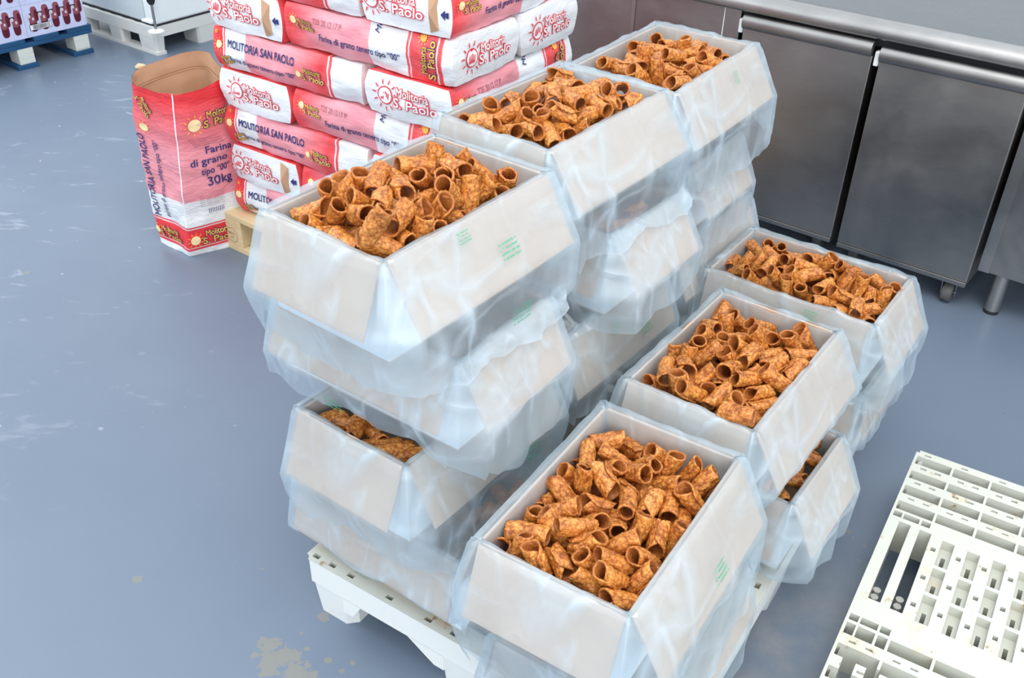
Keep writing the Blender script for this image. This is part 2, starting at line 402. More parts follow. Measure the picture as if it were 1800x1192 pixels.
def rim(mb, L, Wd, z0, z1, mat, t=.012, ch=.015):
    P = [(ch, 0), (L-ch, 0), (L, ch), (L, Wd-ch), (L-ch, Wd), (ch, Wd), (0, Wd-ch), (0, ch)]
    for i in range(8):
        (x0, y0), (x1, y1) = P[i], P[(i+1) % 8]
        mb.add([(x0, y0, z0), (x1, y1, z0), (x1, y1, z1), (x0, y0, z1)], [(0, 1, 2, 3)], mat)
        cx_, cy_ = L/2, Wd/2; k = 1-t/min(L, Wd)*2
        q = lambda x, y: (cx_+(x-cx_)*k, cy_+(y-cy_)*k)
        a, b = q(x0, y0), q(x1, y1)
        mb.add([(*a, z0), (*b, z0), (*b, z1-.01), (*a, z1-.01)], [(3, 2, 1, 0)], mat)
        mb.add([(x0, y0, z0), (x1, y1, z0), (*b, z0), (*a, z0)], [(3, 2, 1, 0)], mat)
def foot(mb, x0, y0, x1, y1, z1, mat, taper=.008, c=.02):
    P = lambda t: [(x0+c+t, y0+t), (x1-c-t, y0+t), (x1-t, y0+c+t), (x1-t, y1-c-t), (x1-c-t, y1-t), (x0+c+t, y1-t), (x0+t, y1-c-t), (x0+t, y0+c+t)]
    mb.prism(P(taper), 0, z1, mat, top=P(0))

# the loaded pallet: origin at its left corner, x along the short front edge, y away from the camera
A1 = R_(-32.5)
pl = thing('plastic_pallet', 'white plastic pallet on the floor carrying the stacked boxes of fried shells', 'pallet', (-.424, 1.444, 0), A1)
PL_L, PL_W, PZ = .84, 1.2, .157
mb = MB(); H = []
for u in (.014, .058, .108, .21, .308, .37, .45, .53, .60, .70, .78): H.append((u, u+.017, .010, .021, .02, False))
for j in range(12):
    v = .018+j*.1
    if v < 1.16: H += [(.014, .025, v+.04, v+.057, .02, False), (PL_L-.025, PL_L-.014, v+.04, v+.057, .02, False)]
rows = [(.045, .10), (.12, .17), (.19, .24), (.27, .36), (.38, .47), (.50, .56), (.58, .64), (.67, .76), (.78, .87), (.90, .95), (.97, 1.02), (1.04, 1.09), (1.11, 1.16)]
for k, (v0, v1) in enumerate(rows):
    for i in range(9):
        u = .035+i*.0865
        if u+.078 < PL_L-.02: H.append((u, u+.078, v0, v1, .045, (i % 2 == 0)))
deck(mb, PL_L, PL_W, PZ, H, M['pallet_white'])
trim(mb, PL_L, PL_W); mb.build('pallet_deck', pl)
mb = MB(); rim(mb, PL_L, PL_W, .092, PZ-.0005, M['pallet_clean'])
# arched webs beside the feet
for (a, b, s) in ((.100, .150, 1), (.27, .362, -1), (.478, .57, 1), (.68, .740, -1)):
    for y in (0, PL_W-.012):
        z_in = .05; v = [(a, y), (b, y)]
        xa, xb = (a, b) if s == 1 else (b, a); xf = .125 if s == 1 and a < .2 else (.338 if s == -1 and a < .4 else (.502 if s == 1 else .718))
        mb.add([(xa, y, .093), (xb, y, .093), (xf, y, z_in), (xa, y, z_in), (xa, y+.012, .093), (xb, y+.012, .093), (xf, y+.012, z_in), (xa, y+.012, z_in)], [(0, 1, 2, 3), (7, 6, 5, 4), (1, 5, 6, 2), (0, 3, 7, 4), (3, 2, 6, 7)], M['pallet_clean'])
mb.build('side_apron', pl)
for i, (u0, u1) in enumerate(((0, .125), (.335, .505), (.715, .84))):
    for (v0, v1) in ((0, .13), (.53, .67), (1.07, 1.2)):
        mb = MB(); foot(mb, u0+.001, v0+.001, u1-.001, v1-.001, .1, M['pallet_clean']); mb.build('foot', pl)

# the empty pallet at the right: origin at its back left corner, y towards the camera
A2 = R_(-31)
p2 = thing('plastic_pallet', 'empty white plastic pallet with open pockets and rusty stains, lying at the right edge', 'pallet', (.998, 1.852, 0), A2)
H = []; Z2 = .150; L2, W2 = .80, 1.2
def add_rows(mir):
    f = (lambda v0, v1: (v0, v1)) if not mir else (lambda v0, v1: (mir-v1, mir-v0))
    for (v0, v1) in ((.024, .056), (.086, .116), (.146, .178), (.207, .238), (.246, .264)):
        for i in range(9):
            u0 = .006+i*.0855; u1 = u0+.080
            if u1 > L2-.004: continue
            a, b = f(v0, v1)
            if v0 > .24 or (mir and v0 > .2):
                if i == 0:
                    for (q0, q1) in ((.006, .024), (.028, .062), (.067, .086)): H.append((q0, q1, -b if False else a, b, .075, True))
                    continue
                if v0 > .24: continue
            H.append((u0, u1, a, b, .075 if (i+int(v0*100)) % 3 else .09, i == 0 and v0 > .14))
    for (v0, v1) in ((.062, .074), (.122, .134), (.186, .196)):
        for i in range(8):
            a, b = f(v0, v1); u = .022+i*.085
            H.append((u, u+.014, a+.002, b-.003, .008, False)); H.append((u+.033, u+.047, a+.002, b-.003, .008, False))
    for i in range(9):
        a, b = f(.010, .016); H.append((.02+i*.085, .035+i*.085, a, b, .008, False))
add_rows(0); add_rows(0.86)
H += [(.024, .049, .277, .538, .09, True), (.069, .094, .279, .542, .09, True)]
H += [(.024, .049, .705, .96, .09, True), (.069, .094, .705, .96, .09, True)]
for c in range(13):
    u = .119+c*.0525
    if u+.026 > L2-.01: break
    for k, (v0, v1) in enumerate(((.286, .370), (.380, .456), (.466, .547))):
        sh = .003*(c % 2)
        H.append((u, u+.026, v0+sh, v1+sh, .024, False)); H.append((u+.009, u+.018, v0+.028+sh, v0+.060+sh, .09, True))
        H.append((u-.017, u-.007, v0+.033, v0+.045, .06, True)); H.append((u, u+.026, v0+sh+.42, v1+sh+.42, .024, False)); H.append((u+.009, u+.018, v0+.448+sh, v0+.480+sh, .09, True))
mb = MB(); deck(mb, L2, W2, Z2, H, M['pallet_white'])
trim(mb, L2, W2)
mb.v = [(x, -y, z) for x, y, z in mb.v]; mb.f = [f[::-1] for f in mb.f]
mb.build('pallet_deck', p2)
mb = MB(); rim(mb, L2, W2, .085, Z2-.0005, M['pallet_clean']); mb.v = [(x, -y, z) for x, y, z in mb.v]; mb.f = [f[::-1] for f in mb.f]; mb.build('side_apron', p2)
for (u0, u1) in ((.0, .13), (.335, .465), (.67, .80)):
    for (v0, v1) in ((.0, .13), (.53, .67), (1.07, 1.2)):
        mb = MB(); foot(mb, u0+.001, v0+.001, u1-.001, v1-.001, .078, M['pallet_grey']); mb.v = [(x, -y, z) for x, y, z in mb.v]; mb.f = [f[::-1] for f in mb.f]; mb.build('foot', p2)
# dusty round pegs seen down the two long slots
mb = MB()
for k in range(5):
    for u in (.032, .08): mb.tube([(u, -(.44+k*.022), .020), (u, -(.44+k*.022), .085)], .0085, M['pallet_grey'], 10)
mb.build('peg_row', p2)
# resting place of each shell: position (0.1 mm), axis (1/1000), length and radius (0.1 mm)
SHELLS = {"R1":[[2276,13637,5355,592,-794,139,618,170],[1755,13668,5555,944,326,-43,554,175],[1857,13243,5536,798,-171,-577,595,159],[1372,13058,5699,-119,-993,19,619,152],[1215,13129,5331,-288,-533,796,575,166],[1118,12647,5535,-592,-75,803,607,158],[1620,12421,5791,445,-830,-336,612,184],[696,12276,5333,-594,-795,123,570,172],[919,12221,5603,-474,866,160,550,165],[889,11761,5629,-862,94,-498,550,183],[775,11419,5612,591,-289,-753,576,183],[1507,11947,5559,936,-10,-350,555,180],[1401,11603,5535,433,-524,734,570,154],[1085,11282,5779,902,294,-317,550,157],[1246,11008,5682,713,-246,657,604,165],[347,11214,5657,-951,289,-106,583,183],[203,10897,5611,-262,-174,-949,550,155],[3,11185,5332,-357,-566,743,569,170],[475,10622,5637,353,-230,-907,550,173],[819,10753,5538,432,-896,-102,584,173],[1267,10712,5532,-384,-248,889,584,172],[1287,10319,5544,780,-184,-598,553,158],[1598,10284,5724,-620,-269,738,583,168],[1661,10665,5660,826,84,-558,550,160],[1828,10985,5705,-744,22,-668,550,172],[2143,10727,5646,-630,-297,718,614,164],[2059,10389,5536,-570,-127,-812,550,158],[1749,10030,5502,900,170,-402,550,158],[2420,11281,5599,-264,-950,-167,615,166],[2723,11296,5464,-282,-249,-927,550,166],[2110,11354,5640,-310,-144,-940,550,165],[1794,11479,5629,-103,-906,411,580,171],[1701,11392,5317,-513,-723,463,611,180],[1959,11743,5841,-166,-941,294,596,155],[2282,12280,5459,-102,-994,-23,596,160],[2344,11902,5734,-418,-898,-142,604,181],[2677,11957,5573,-140,-960,241,591,172],[2912,11766,5410,-94,-942,324,564,170],[3096,12148,5556,603,-169,-780,550,172],[3336,12601,5538,-600,-163,-783,550,177],[3124,12883,5511,-507,24,-862,550,155],[2685,12559,5567,655,-544,524,601,169],[2773,12985,5549,-449,-151,-881,550,180],[2397,12977,5593,424,-584,692,589,179],[2191,12654,5718,409,-690,598,591,182],[1967,12381,5567,302,-892,336,600,157],[2688,13321,5483,626,270,-731,550,180],[386,11672,5439,-268,116,-956,550,158],[1268,12373,5761,-43,-18,-999,550,165],[1708,12798,5626,-613,354,-706,550,166]],
"R2":[[4576,18212,5460,481,770,420,550,165],[4528,17440,5599,63,-288,-956,556,182],[4195,17402,5641,212,-871,443,619,172],[4881,17701,5518,667,19,-745,550,176],[4058,16927,5659,576,215,-788,550,179],[3760,16696,5623,154,-570,807,581,154],[3975,16380,5656,-780,-142,-609,550,156],[3318,16497,5443,-76,-202,-976,550,178],[3048,15682,5688,-195,-978,72,585,183],[2913,15618,5358,820,249,-516,550,183],[3431,15792,5734,28,-958,287,588,177],[3254,15224,5658,268,-56,-962,550,184],[3699,15438,5710,-688,-120,-715,613,153],[3418,14939,5764,-693,-353,629,561,170],[4057,15588,5515,-127,-970,207,562,173],[3813,15195,5394,94,100,-990,550,174],[3963,14939,5680,748,571,338,592,161],[4379,15040,5482,-235,-972,-10,617,176],[4802,15173,5618,-815,-510,276,560,155],[4826,14909,5463,886,452,-102,550,161],[4526,14521,5480,716,78,-694,550,178],[4152,14207,5821,-849,511,-134,550,182],[4098,14623,5651,-289,235,-928,550,170],[4499,15351,5792,-763,-510,398,571,165],[4267,15671,5784,-535,-753,384,606,184],[4373,16650,5627,357,89,-930,550,156],[4457,16156,5633,743,-65,-666,550,179],[4677,16474,5718,730,256,-633,550,179],[4756,16101,5859,631,770,92,550,175],[5210,16390,5609,-867,-499,11,580,166],[5258,16006,5713,-742,-661,113,582,180],[4906,15702,5556,568,-137,-811,550,162],[5136,15481,5727,766,-103,-635,597,182],[5745,16209,5351,-694,-625,356,618,178],[5891,16501,5581,952,232,-198,550,155],[6136,17150,5517,497,-165,-852,550,180],[5772,16795,5675,504,138,-853,550,173],[5566,17003,5559,-674,-405,618,617,157],[5396,17659,5475,-794,-408,451,573,163],[5134,17227,5703,694,264,-669,550,162],[4733,16936,5641,938,284,-199,550,164],[5033,16730,5758,473,-25,-881,550,170],[3546,16258,5599,-131,-110,-985,550,166],[5596,15852,5675,668,669,327,550,172]],
"R3":[[6202,22258,4866,240,-966,102,616,176],[6540,22371,4867,-218,-577,787,609,163],[6770,22098,4952,-204,-648,734,614,158],[7202,21910,4800,979,92,-180,565,176],[5489,21630,4803,-550,-835,-7,580,181],[5708,21282,4993,-499,-149,-854,550,157],[5494,20925,4989,428,-630,648,574,154],[6028,21392,4933,-558,-168,-813,550,163],[6255,21074,5069,-598,-789,-141,584,161],[5753,20552,4969,641,298,-707,550,167],[6279,20494,4766,500,-838,-220,574,170],[6569,20782,5052,-637,-555,535,572,169],[6292,20355,5168,702,132,-700,550,164],[6493,20079,5019,261,-29,-965,550,154],[6806,21309,5102,-653,-642,402,593,172],[7057,20950,5146,923,79,-377,550,182],[7481,21477,5044,-739,-548,392,591,177],[7635,21127,5107,-476,125,-870,550,176],[7824,21411,4722,62,-960,274,617,183],[7735,20769,4995,-549,-784,290,589,174],[7142,20624,5096,-947,21,-321,568,166],[6717,20333,5169,560,81,-824,550,171],[6783,19944,5027,-298,-542,786,577,156],[7414,20176,5089,-737,-675,34,574,156],[7733,19764,5027,899,-86,-430,603,164],[7194,19586,4953,-892,-270,363,563,179],[7617,19296,4880,806,376,-457,550,171],[7910,19251,5056,-376,-925,-60,598,156],[8050,20557,5094,-536,-173,-827,550,157],[7883,20250,5110,-375,-125,-919,550,155],[8226,20225,5033,-211,-164,-964,550,181],[8461,19981,4931,-370,-922,-114,595,152],[8848,20605,4916,730,-130,-672,554,164],[8765,19928,4891,-117,-197,-973,550,163],[8305,19513,4844,-890,318,-328,550,153],[8094,19071,4842,13,-960,279,599,172],[9044,20187,4838,24,241,-970,550,166],[8066,20885,5146,709,358,-608,550,153],[6494,21650,4993,-479,874,84,550,166]],
"S1":[[-1568,17012,9510,104,-762,640,611,158],[-1778,16559,9510,740,-535,408,586,174],[-1706,15357,10058,873,420,-247,550,164],[-1404,15711,9997,-67,-198,-978,550,160],[-2264,14644,10118,-88,-977,-195,582,171],[-2625,14791,9882,-318,24,-948,550,181],[-1989,15000,9960,-790,578,201,550,179],[-1546,14884,10016,-175,-704,689,586,158],[-1040,15361,10049,562,-822,91,598,166],[-810,15748,9889,596,21,-802,550,173],[-1190,14999,9970,14,-720,694,616,178],[-2741,14458,9947,296,-91,-951,550,182],[-3025,14623,9768,229,305,-924,550,162],[-2446,14233,9891,586,516,-625,550,167],[-3309,14351,9658,-884,168,-436,550,171],[-2844,14049,9801,288,-543,788,569,164],[-2404,13691,9987,505,-774,382,586,154],[-2107,13988,10055,-3,-1000,28,603,163],[-1846,14406,10063,380,-892,244,589,183],[-1474,14582,9830,-614,-787,61,612,161],[-1074,14593,9938,-286,-549,785,584,171],[-765,14913,9773,-137,-265,-954,550,178],[-588,15468,9883,627,324,-708,550,156],[-188,15621,9658,222,-575,788,602,169],[-367,15395,9497,-429,644,-634,550,170],[-592,15161,9679,-621,3,-784,550,153],[-2342,13834,9657,-798,-17,-602,550,160],[-2862,13895,9500,847,441,-298,550,154],[-3176,14092,9467,558,512,-654,550,183],[-2625,13493,9578,-663,749,-15,550,154],[-1819,13648,9959,-332,-937,-110,611,183],[-1630,14072,9747,-709,-73,-701,550,182],[-1282,14301,9738,-537,252,-805,550,176],[-1099,14540,9467,-904,109,-414,550,157],[-1489,13777,9629,-301,78,-950,550,166],[-1360,14072,9426,-532,500,-684,550,170],[-2089,13248,9713,872,172,-459,550,166],[-2146,13552,9612,116,45,-992,550,161],[-1789,13621,9603,594,-774,218,577,175],[-2108,13258,9371,853,180,-490,550,170],[-2053,13039,10179,-510,192,-839,550,175]],
"S2":[[988,21316,9233,-49,-972,-228,569,154],[682,21000,9439,-267,-910,318,599,164],[948,21337,9602,828,447,-337,550,154],[1021,19883,9889,647,-736,200,589,172],[1686,20641,9635,-604,-797,21,619,153],[274,20494,9447,-361,-919,-159,591,168],[-169,19090,9807,-304,-943,135,598,180],[442,19335,9894,-358,-923,140,590,171],[678,18882,10023,46,-988,-144,590,178],[464,18587,9782,-204,-787,583,614,162],[153,18842,9827,-334,334,-882,550,173],[-186,18558,9779,-841,1,-541,569,178],[-517,18855,9623,126,358,-925,550,168],[88,18335,9652,-326,336,-884,550,183],[-638,18127,9752,-766,619,-172,550,173],[-868,18573,9539,663,624,-413,550,178],[862,18291,9930,916,88,-392,606,162],[1088,18705,10013,415,-891,185,580,174],[415,18143,9725,-175,186,-967,550,154],[1271,19436,9905,915,401,32,550,175],[1617,19039,9815,465,-886,-2,590,171],[1798,19384,9725,-760,601,-246,550,169],[2151,20163,9692,-2,-815,580,618,179],[2317,19683,9632,-518,-843,-141,618,175],[1272,19089,9633,372,174,-912,550,177],[1860,19223,9424,710,698,96,550,163],[1158,18331,9544,-705,306,-639,550,152],[1414,18713,9380,-628,-778,25,564,184],[621,17691,9715,211,-962,-172,588,156],[858,18186,9605,551,-834,32,566,169],[718,17856,9443,-724,680,-110,550,179],[-177,17952,9643,524,-766,372,594,163],[263,17784,9769,421,-886,194,602,158],[171,17951,9431,-688,718,-108,550,156],[1258,18687,9707,816,577,23,550,170],[1940,19743,9721,469,400,-787,550,159]],
"S3":[[3380,23838,9619,-374,-716,590,611,165],[2898,23448,9612,-704,-654,277,615,161],[2865,22475,9658,16,7,-1000,550,176],[2687,22856,9602,-334,-911,241,570,158],[2636,22219,9652,520,-854,-34,606,155],[2071,22348,9566,-573,-747,336,589,155],[2412,21952,9590,599,-787,147,618,179],[2692,21493,9580,682,271,-679,550,180],[3079,21485,9692,176,-19,-984,550,155],[3176,22342,9618,-195,-968,-159,576,173],[3535,22400,9776,-699,-642,315,602,163],[3637,23503,9637,876,411,-253,550,168],[3881,23248,9665,-68,160,-985,550,169],[4306,23597,9614,83,-978,189,572,162],[4021,22874,9695,-832,332,-444,550,167],[4476,22929,9700,398,-882,253,606,158],[4005,22432,9564,-745,-668,0,601,178],[4417,22381,9672,817,318,-481,550,162],[4772,22983,9460,127,-864,487,615,171],[3489,21588,9657,544,-839,-9,578,153],[3966,21639,9568,598,287,-748,550,183],[4152,22047,9558,886,393,-246,550,162],[3334,21228,9476,-202,-848,489,580,168],[3216,23046,9672,824,519,-228,550,166],[3480,20850,9708,689,688,-226,550,168]]}
# ------------------------------------------------------------ cartons lined with film
BH = .185                                                            # height of a carton wall
class Carton: pass
CARTONS = {}
def octo(c, s):
    """offsets of the four sides at a distance s down the flap"""
    return [min(s, FL)*math.sin(R_(a))+.004 for a in c.lean]
FL = .130
FALL = [0]
def make_carton(key, x, y, th, long_on_left, zr, label, lean=(21, 29, 10, 10), hem=(.25, .24, .2, .2), below=(), seed=0, group=None, tuck=(.25, .0, .2, .2), marks=(), poof=.0, BH=BH):
    c = Carton(); c.x, c.y, c.th, c.zr, c.lean = x, y, R_(th), zr, lean
    c.lx, c.ly = (.412, .263) if long_on_left else (.263, .412)
    c.hx, c.hy = c.lx/2, c.ly/2; CARTONS[key] = c
    z0 = zr-BH-.004
    if not isinstance(tuck, tuple): tuck = (tuck,)*4
    t = thing('lined_carton', label, 'box', (x, y, z0), c.th, group); c.t = t
    zt = BH                                                          # local height of the rim
    # body, open at the top, white outside and bare card inside
    w = .004; mb = MB(); hx, hy = c.hx-.001, c.hy-.001
    mb.box((-hx, -hy, 0), (hx, hy, w), M['card_flap'])
    for a, b in (((-hx, -hy, w), (hx, -hy+w, zt)), ((-hx, hy-w, w), (hx, hy, zt)), ((-hx, -hy+w, w), (-hx+w, hy-w, zt)), ((hx-w, -hy+w, w), (hx, hy-w, zt))):
        mb.box(a, b, M['card_flap'])
    for a, b in (((-hx, -hy-.0006, w), (hx, -hy, zt-.002)), ((-hx, hy, w), (hx, hy+.0006, zt-.002)), ((-hx-.0006, -hy, w), (-hx, hy, zt-.002)), ((hx, -hy, w), (hx+.0006, hy, zt-.002))):
        mb.box(a, b, M['card_white'])
    ins = .0006
    for a, b in (((-hx+w, -hy+w, w), (hx-w, -hy+w+ins, zt-.001)), ((-hx+w, hy-w-ins, w), (hx-w, hy-w, zt-.001)), ((-hx+w, -hy+w, w), (-hx+w+ins, hy-w, zt-.001)), ((hx-w-ins, -hy+w, w), (hx-w, hy-w, zt-.001))):
        mb.box(a, b, M['card_flap'])
    mb.build('carton_body', t)
    # four flaps folded out and down
    def side(i):
        """(start corner, direction along, outward normal, length)"""
        return [((-c.hx, -c.hy), (1, 0), (0, -1), c.lx), ((c.hx, -c.hy), (0, 1), (1, 0), c.ly), ((c.hx, c.hy), (-1, 0), (0, 1), c.lx), ((-c.hx, c.hy), (0, -1), (-1, 0), c.ly)][i]
    c.side = side
    for i in range(4):
        (sx, sy), (dx, dy), (nx, ny), L = side(i); a = R_(lean[i]); si, co = math.sin(a), math.cos(a); tk = .003
        mb = MB(); nu, nv = 9, 5; curl = .002*(1 if i % 2 else -.6)
        def fp(u, s, k):
            al = .004+u*(L-.008); o = s*si+.001+k*co+curl*math.sin(math.pi*u)*s/FL; z = zt-s*co+.001+k*si*.6
            return (sx+dx*al+nx*o, sy+dy*al+ny*o, z)
        for k, fl_ in ((tk, False), (0, True)):
            mb.grid(nu, nv, lambda u, q: fp(u, q*FL, k), M['card_flap'], flip=fl_)
        for e in (0, 1):
            mb.add([fp(e, 0, 0), fp(e, FL, 0), fp(e, FL, tk), fp(e, 0, tk)], [(0, 1, 2, 3)], M['card_flap'])
        mb.add([fp(0, FL, 0), fp(1, FL, 0), fp(1, FL, tk), fp(0, FL, tk)], [(0, 1, 2, 3)], M['card_flap'])
        mb.build('flap', t)
    # film bag: lining inside, folded over the rim, skirt outside
    ns, nc = 30, 7
    per = []                                                         # (side, u) or corner (side, q)
    for i in range(4):
        per += [('s', i, k/(ns-1)) for k in range(ns)]
        per += [('c', i, (k+1)/(nc+1)) for k in range(nc)]
    sd = seed*17.31
    ca, sa = math.cos(c.th), math.sin(c.th)
    def base(pt, off):
        kind, i, q = pt; (sx, sy), (dx, dy), (nx, ny), L = side(i)
        if kind == 's': return Vector((sx+dx*q*L+nx*off[i], sy+dy*q*L+ny*off[i])), Vector((nx, ny)), hem[i]+(hem[i-1]-hem[i])*max(0, .12-q)/.24+(hem[(i+1) % 4]-hem[i])*max(0, q-.88)/.24
        j = (i+1) % 4; (tx, ty), _, (mx, my), _ = side(j)
        A_ = Vector((sx+dx*L+nx*off[i], sy+dy*L+ny*off[i])); B_ = Vector((tx+mx*off[j], ty+my*off[j]))
        n = Vector((nx*(1-q)+mx*q, ny*(1-q)+my*q)).normalized()
        return A_.lerp(B_, q)+n*(.004+.05*math.sin(math.pi*q)*off[i]), n, hem[i]*(1-q)+hem[j]*q
    rows = []
    inner = [(.150, -.016), (.125, -.014), (.10, -.012), (.075, -.011), (.05, -.010), (.028, -.009), (.012, -.008), (.002, -.0065), (-.004, -.005)]
    V = []; npn = len(per)
    mb = MB()
    for (dz, o) in inner:
        for k, pt in enumerate(per):
            p, n, h = base(pt, [o]*4)
            p0_ = base(pt, [.003]*4)[0]
            if pt[0] == 'c': p = p-n*.010
            wv = .009*nz(p.x*22+sd, p.y*22, dz*6)+.005*nz(p.x*60, p.y*60+sd, dz*14)
            V.append(Vector((p.x-n.x*abs(wv)*min(1, dz*30), p.y-n.y*abs(wv)*min(1, dz*30), zt-dz+(.007*nz(p0_.x*12+sd, p0_.y*12, 7)+.004*nz(p0_.x*34+sd, p0_.y*34, 7))*max(0, 1-dz*12))))
    nrow_out = 26
    for r in range(nrow_out):
        for k, pt in enumerate(per):
            p0, n0, h = base(pt, [.003]*4)
            wave = 1+.10*nz(p0.x*8+sd, p0.y*8, 3.1)+.03*nz(p0.x*24, p0.y*24+sd, 9.7)
            s = (r/(nrow_out-1))**1.05*h*wave
            off = [(.009+min(s, FL)*math.sin(R_(a))-(max(0, s-FL)*tk_)) for a, tk_ in zip(lean, tuck)]
            p, n, _ = base(pt, off)
            lead = lean[pt[1]]; cz_ = math.cos(R_(lead))
            z = zt+.0065-(min(s, FL)*cz_+max(0, s-FL)*math.sqrt(max(.05, 1-tuck[pt[1]]**2)))+(.007*nz(p0.x*12+sd, p0.y*12, 7)+.004*nz(p0.x*34+sd, p0.y*34, 7))*max(0, 1-s*12)
            # folds: grow below the flap, small over it
            g = .003+.017*min(1, max(0, s-.09)*9)
            f = nz(p0.x*11+sd, p0.y*11, s*5)*.9+nz(p0.x*28, p0.y*28+sd, s*9)*.5
            q = p+n*(g*f+(.003 if s > .01 else 0)+poof*max(0, nz(p0.x*6+sd, p0.y*6, 1.3))*math.sin(min(1, s/.12)*math.pi)*.02)
            # keep outside the flap itself
            # keep outside cartons below
            wz = z0+z
            X = c.x+q.x*ca-q.y*sa; Y = c.y+q.x*sa+q.y*ca
            nX, nY = n.x*ca-n.y*sa, n.x*sa+n.y*ca
            for bk in below:
                bl = CARTONS[bk]; dpt = bl.zr-wz
                if dpt < -.004 or dpt > .2: continue
                oo = [ .020+min(max(dpt, 0)/math.cos(R_(a)), FL)*math.sin(R_(a))-(max(0, dpt-FL)*.2) for a in bl.lean]
                cb, sb = math.cos(bl.th), math.sin(bl.th)
                for _ in range(14):
                    lx_ = (X-bl.x)*cb+(Y-bl.y)*sb; ly_ = -(X-bl.x)*sb+(Y-bl.y)*cb
                    ox = oo[1] if lx_ > 0 else oo[3]; oy = oo[2] if ly_ > 0 else oo[0]
                    if abs(lx_) < bl.hx+ox and abs(ly_) < bl.hy+oy and (abs(lx_)-bl.hx-ox)+(abs(ly_)-bl.hy-oy)*0 < 0:
                        X += nX*.008; Y += nY*.008
                    else: break
            wz = max(wz, .164+.004*nz(p0.x*30, p0.y*30, 2))
            V.append(Vector(((X-c.x)*ca+(Y-c.y)*sa, -(X-c.x)*sa+(Y-c.y)*ca, wz-z0)))
    nr = len(inner)+nrow_out
    F = [(j*npn+i, j*npn+(i+1) % npn, (j+1)*npn+(i+1) % npn, (j+1)*npn+i) for j in range(nr-1) for i in range(npn)]
    mb.add(V, F, M['film'], True)
    bag = mb.build('film_bag', t)
    # small green print on the film
    for (i, u, s, sc, rot) in marks:
        (sx, sy), (dx, dy), (nx, ny), L = side(i); a = R_(lean[i]) if s < FL else 0
        def fn(uu, vv, l, i=i, u=u, s=s, rot=rot):
            cr_, sr_ = math.cos(rot), math.sin(rot); uu, vv = uu*cr_-vv*sr_, uu*sr_+vv*cr_
            al = u*L+uu; ss = s-vv; sf = min(ss, FL); ex = max(0, ss-FL)
            o = sf*math.sin(R_(lean[i]))-ex*tuck[i]+.0195+(.006 if ex > 0 else 0); z = zt+.006-sf*math.cos(R_(lean[i]))-ex
            return (sx+dx*al+nx*o, sy+dy*al+ny*o, z)
        mk = MB(); rr = random.Random(int(u*1000)+seed)
        for line in range(4):
            x = 0; yy = -line*.0068*sc
            if line == 1:
                put_ring = [(.004*sc+.0035*sc*math.cos(q*.7), yy+.001+.0035*sc*math.sin(q*.7)) for q in range(9)]
                for q in range(8):
                    a_, b_2 = put_ring[q], put_ring[q+1]
                    mk.add([fn(a_[0], a_[1], 0), fn(b_2[0], b_2[1], 0), fn(b_2[0]+.0008, b_2[1]+.0006, 0), fn(a_[0]+.0008, a_[1]+.0006, 0)], [(0, 1, 2, 3)], M['green'])
                x = .012*sc
            while x < .036*sc:
                wd = rr.uniform(.0012, .0026)*sc; ht = rr.choice((.0024, .0018, .003))*sc
                if rr.random() > .12: mk.add([fn(x, yy, 0), fn(x+wd*.72, yy, 0), fn(x+wd*.72, yy+ht, 0), fn(x, yy+ht, 0)], [(0, 1, 2, 3)], M['green'])
                x += wd
        o_ = mk.build('printed_mark', t); o_['label'] = 'small green printed mark'
    return c
Z1, Z2c, Z3, Z4 = .363, .566, .770, .973
def ctr(fx, fy, th, lol):
    """centre of a carton from its near corner"""
    t = R_(th); d = (math.cos(t), math.sin(t)); e = (-d[1], d[0]); lx, ly = (.412, .263) if lol else (.263, .412)
    return fx-d[0]*lx/2+e[0]*ly/2, fy-d[1]*lx/2+e[1]*ly/2
G = None
# front stack, four high (bottom first)
make_carton('S11', *ctr(-.078, 1.246, -34, True), -35, True, Z1, 'bottom box of the front left stack, sitting on the white pallet', (15, 14, 8, 12), (.180, .18, .15, .180), (), 1, tuck=.93, marks=((0, .42, .150, .9, 0),))
make_carton('S12', *ctr(-.177, 1.276, -35.5, False), -35.5, False, Z2c, 'third box down the front left stack, shells showing at its front edge', (22, 26, 8, 12), (.225, .235, .18, .2), ('S11',), 2, marks=((1, .62, .120, 1.2, 0),))
make_carton('S13', *ctr(-.088, 1.298, -35, True), -35, True, Z3, 'second box down the front left stack, turned crosswise', (21, 26, 8, 14), (.192, .235, .18, .2), ('S12',), 3, marks=((0, .38, .158, 1.15, 0),))
make_carton('S14', -.175, 1.513, -36.9, False, Z4, 'topmost box of the front left stack, heaped with fried shells', (21, 30, 9, 15), (.240, .245, .2, .2), ('S13',), 4, marks=((1, .52, .060, 1.25, .0), (1, .335, .010, .8, 0), (1, .50, .175, 1.3, 0)), poof=.6)
# middle stack of the back row
make_carton('S21', *ctr(.05, 1.70, -37, True), -37, True, Z1, 'lowest box of the middle stack, deep in the gap between the stacks', (12, 12, 6, 8), (.18, .19, .15, .15), (), 5)
make_carton('S22', *ctr(.094, 1.659, -36.9, False), -36.9, False, Z2c, 'third box down the middle stack, beige side facing the gap', (8, 24, 8, 8), (.16, .20, .18, .18), ('S21',), 6, marks=((1, .38, .030, 1.0, 0), (1, .62, .075, 1.0, 0)))
make_carton('S23', *ctr(.193, 1.745, -36.9, True), -36.9, True, Z3, 'second box down the middle stack, flaps apart at the near corner', (20, 33, 8, 8), (.215, .21, .18, .18), ('S22',), 7)
make_carton('S24', .078, 1.939, -37.0, False, Z4, 'topmost box of the middle stack, heaped with fried shells', (15, 34, 9, 14), (.20, .245, .2, .2), ('S23',), 8, poof=.5)
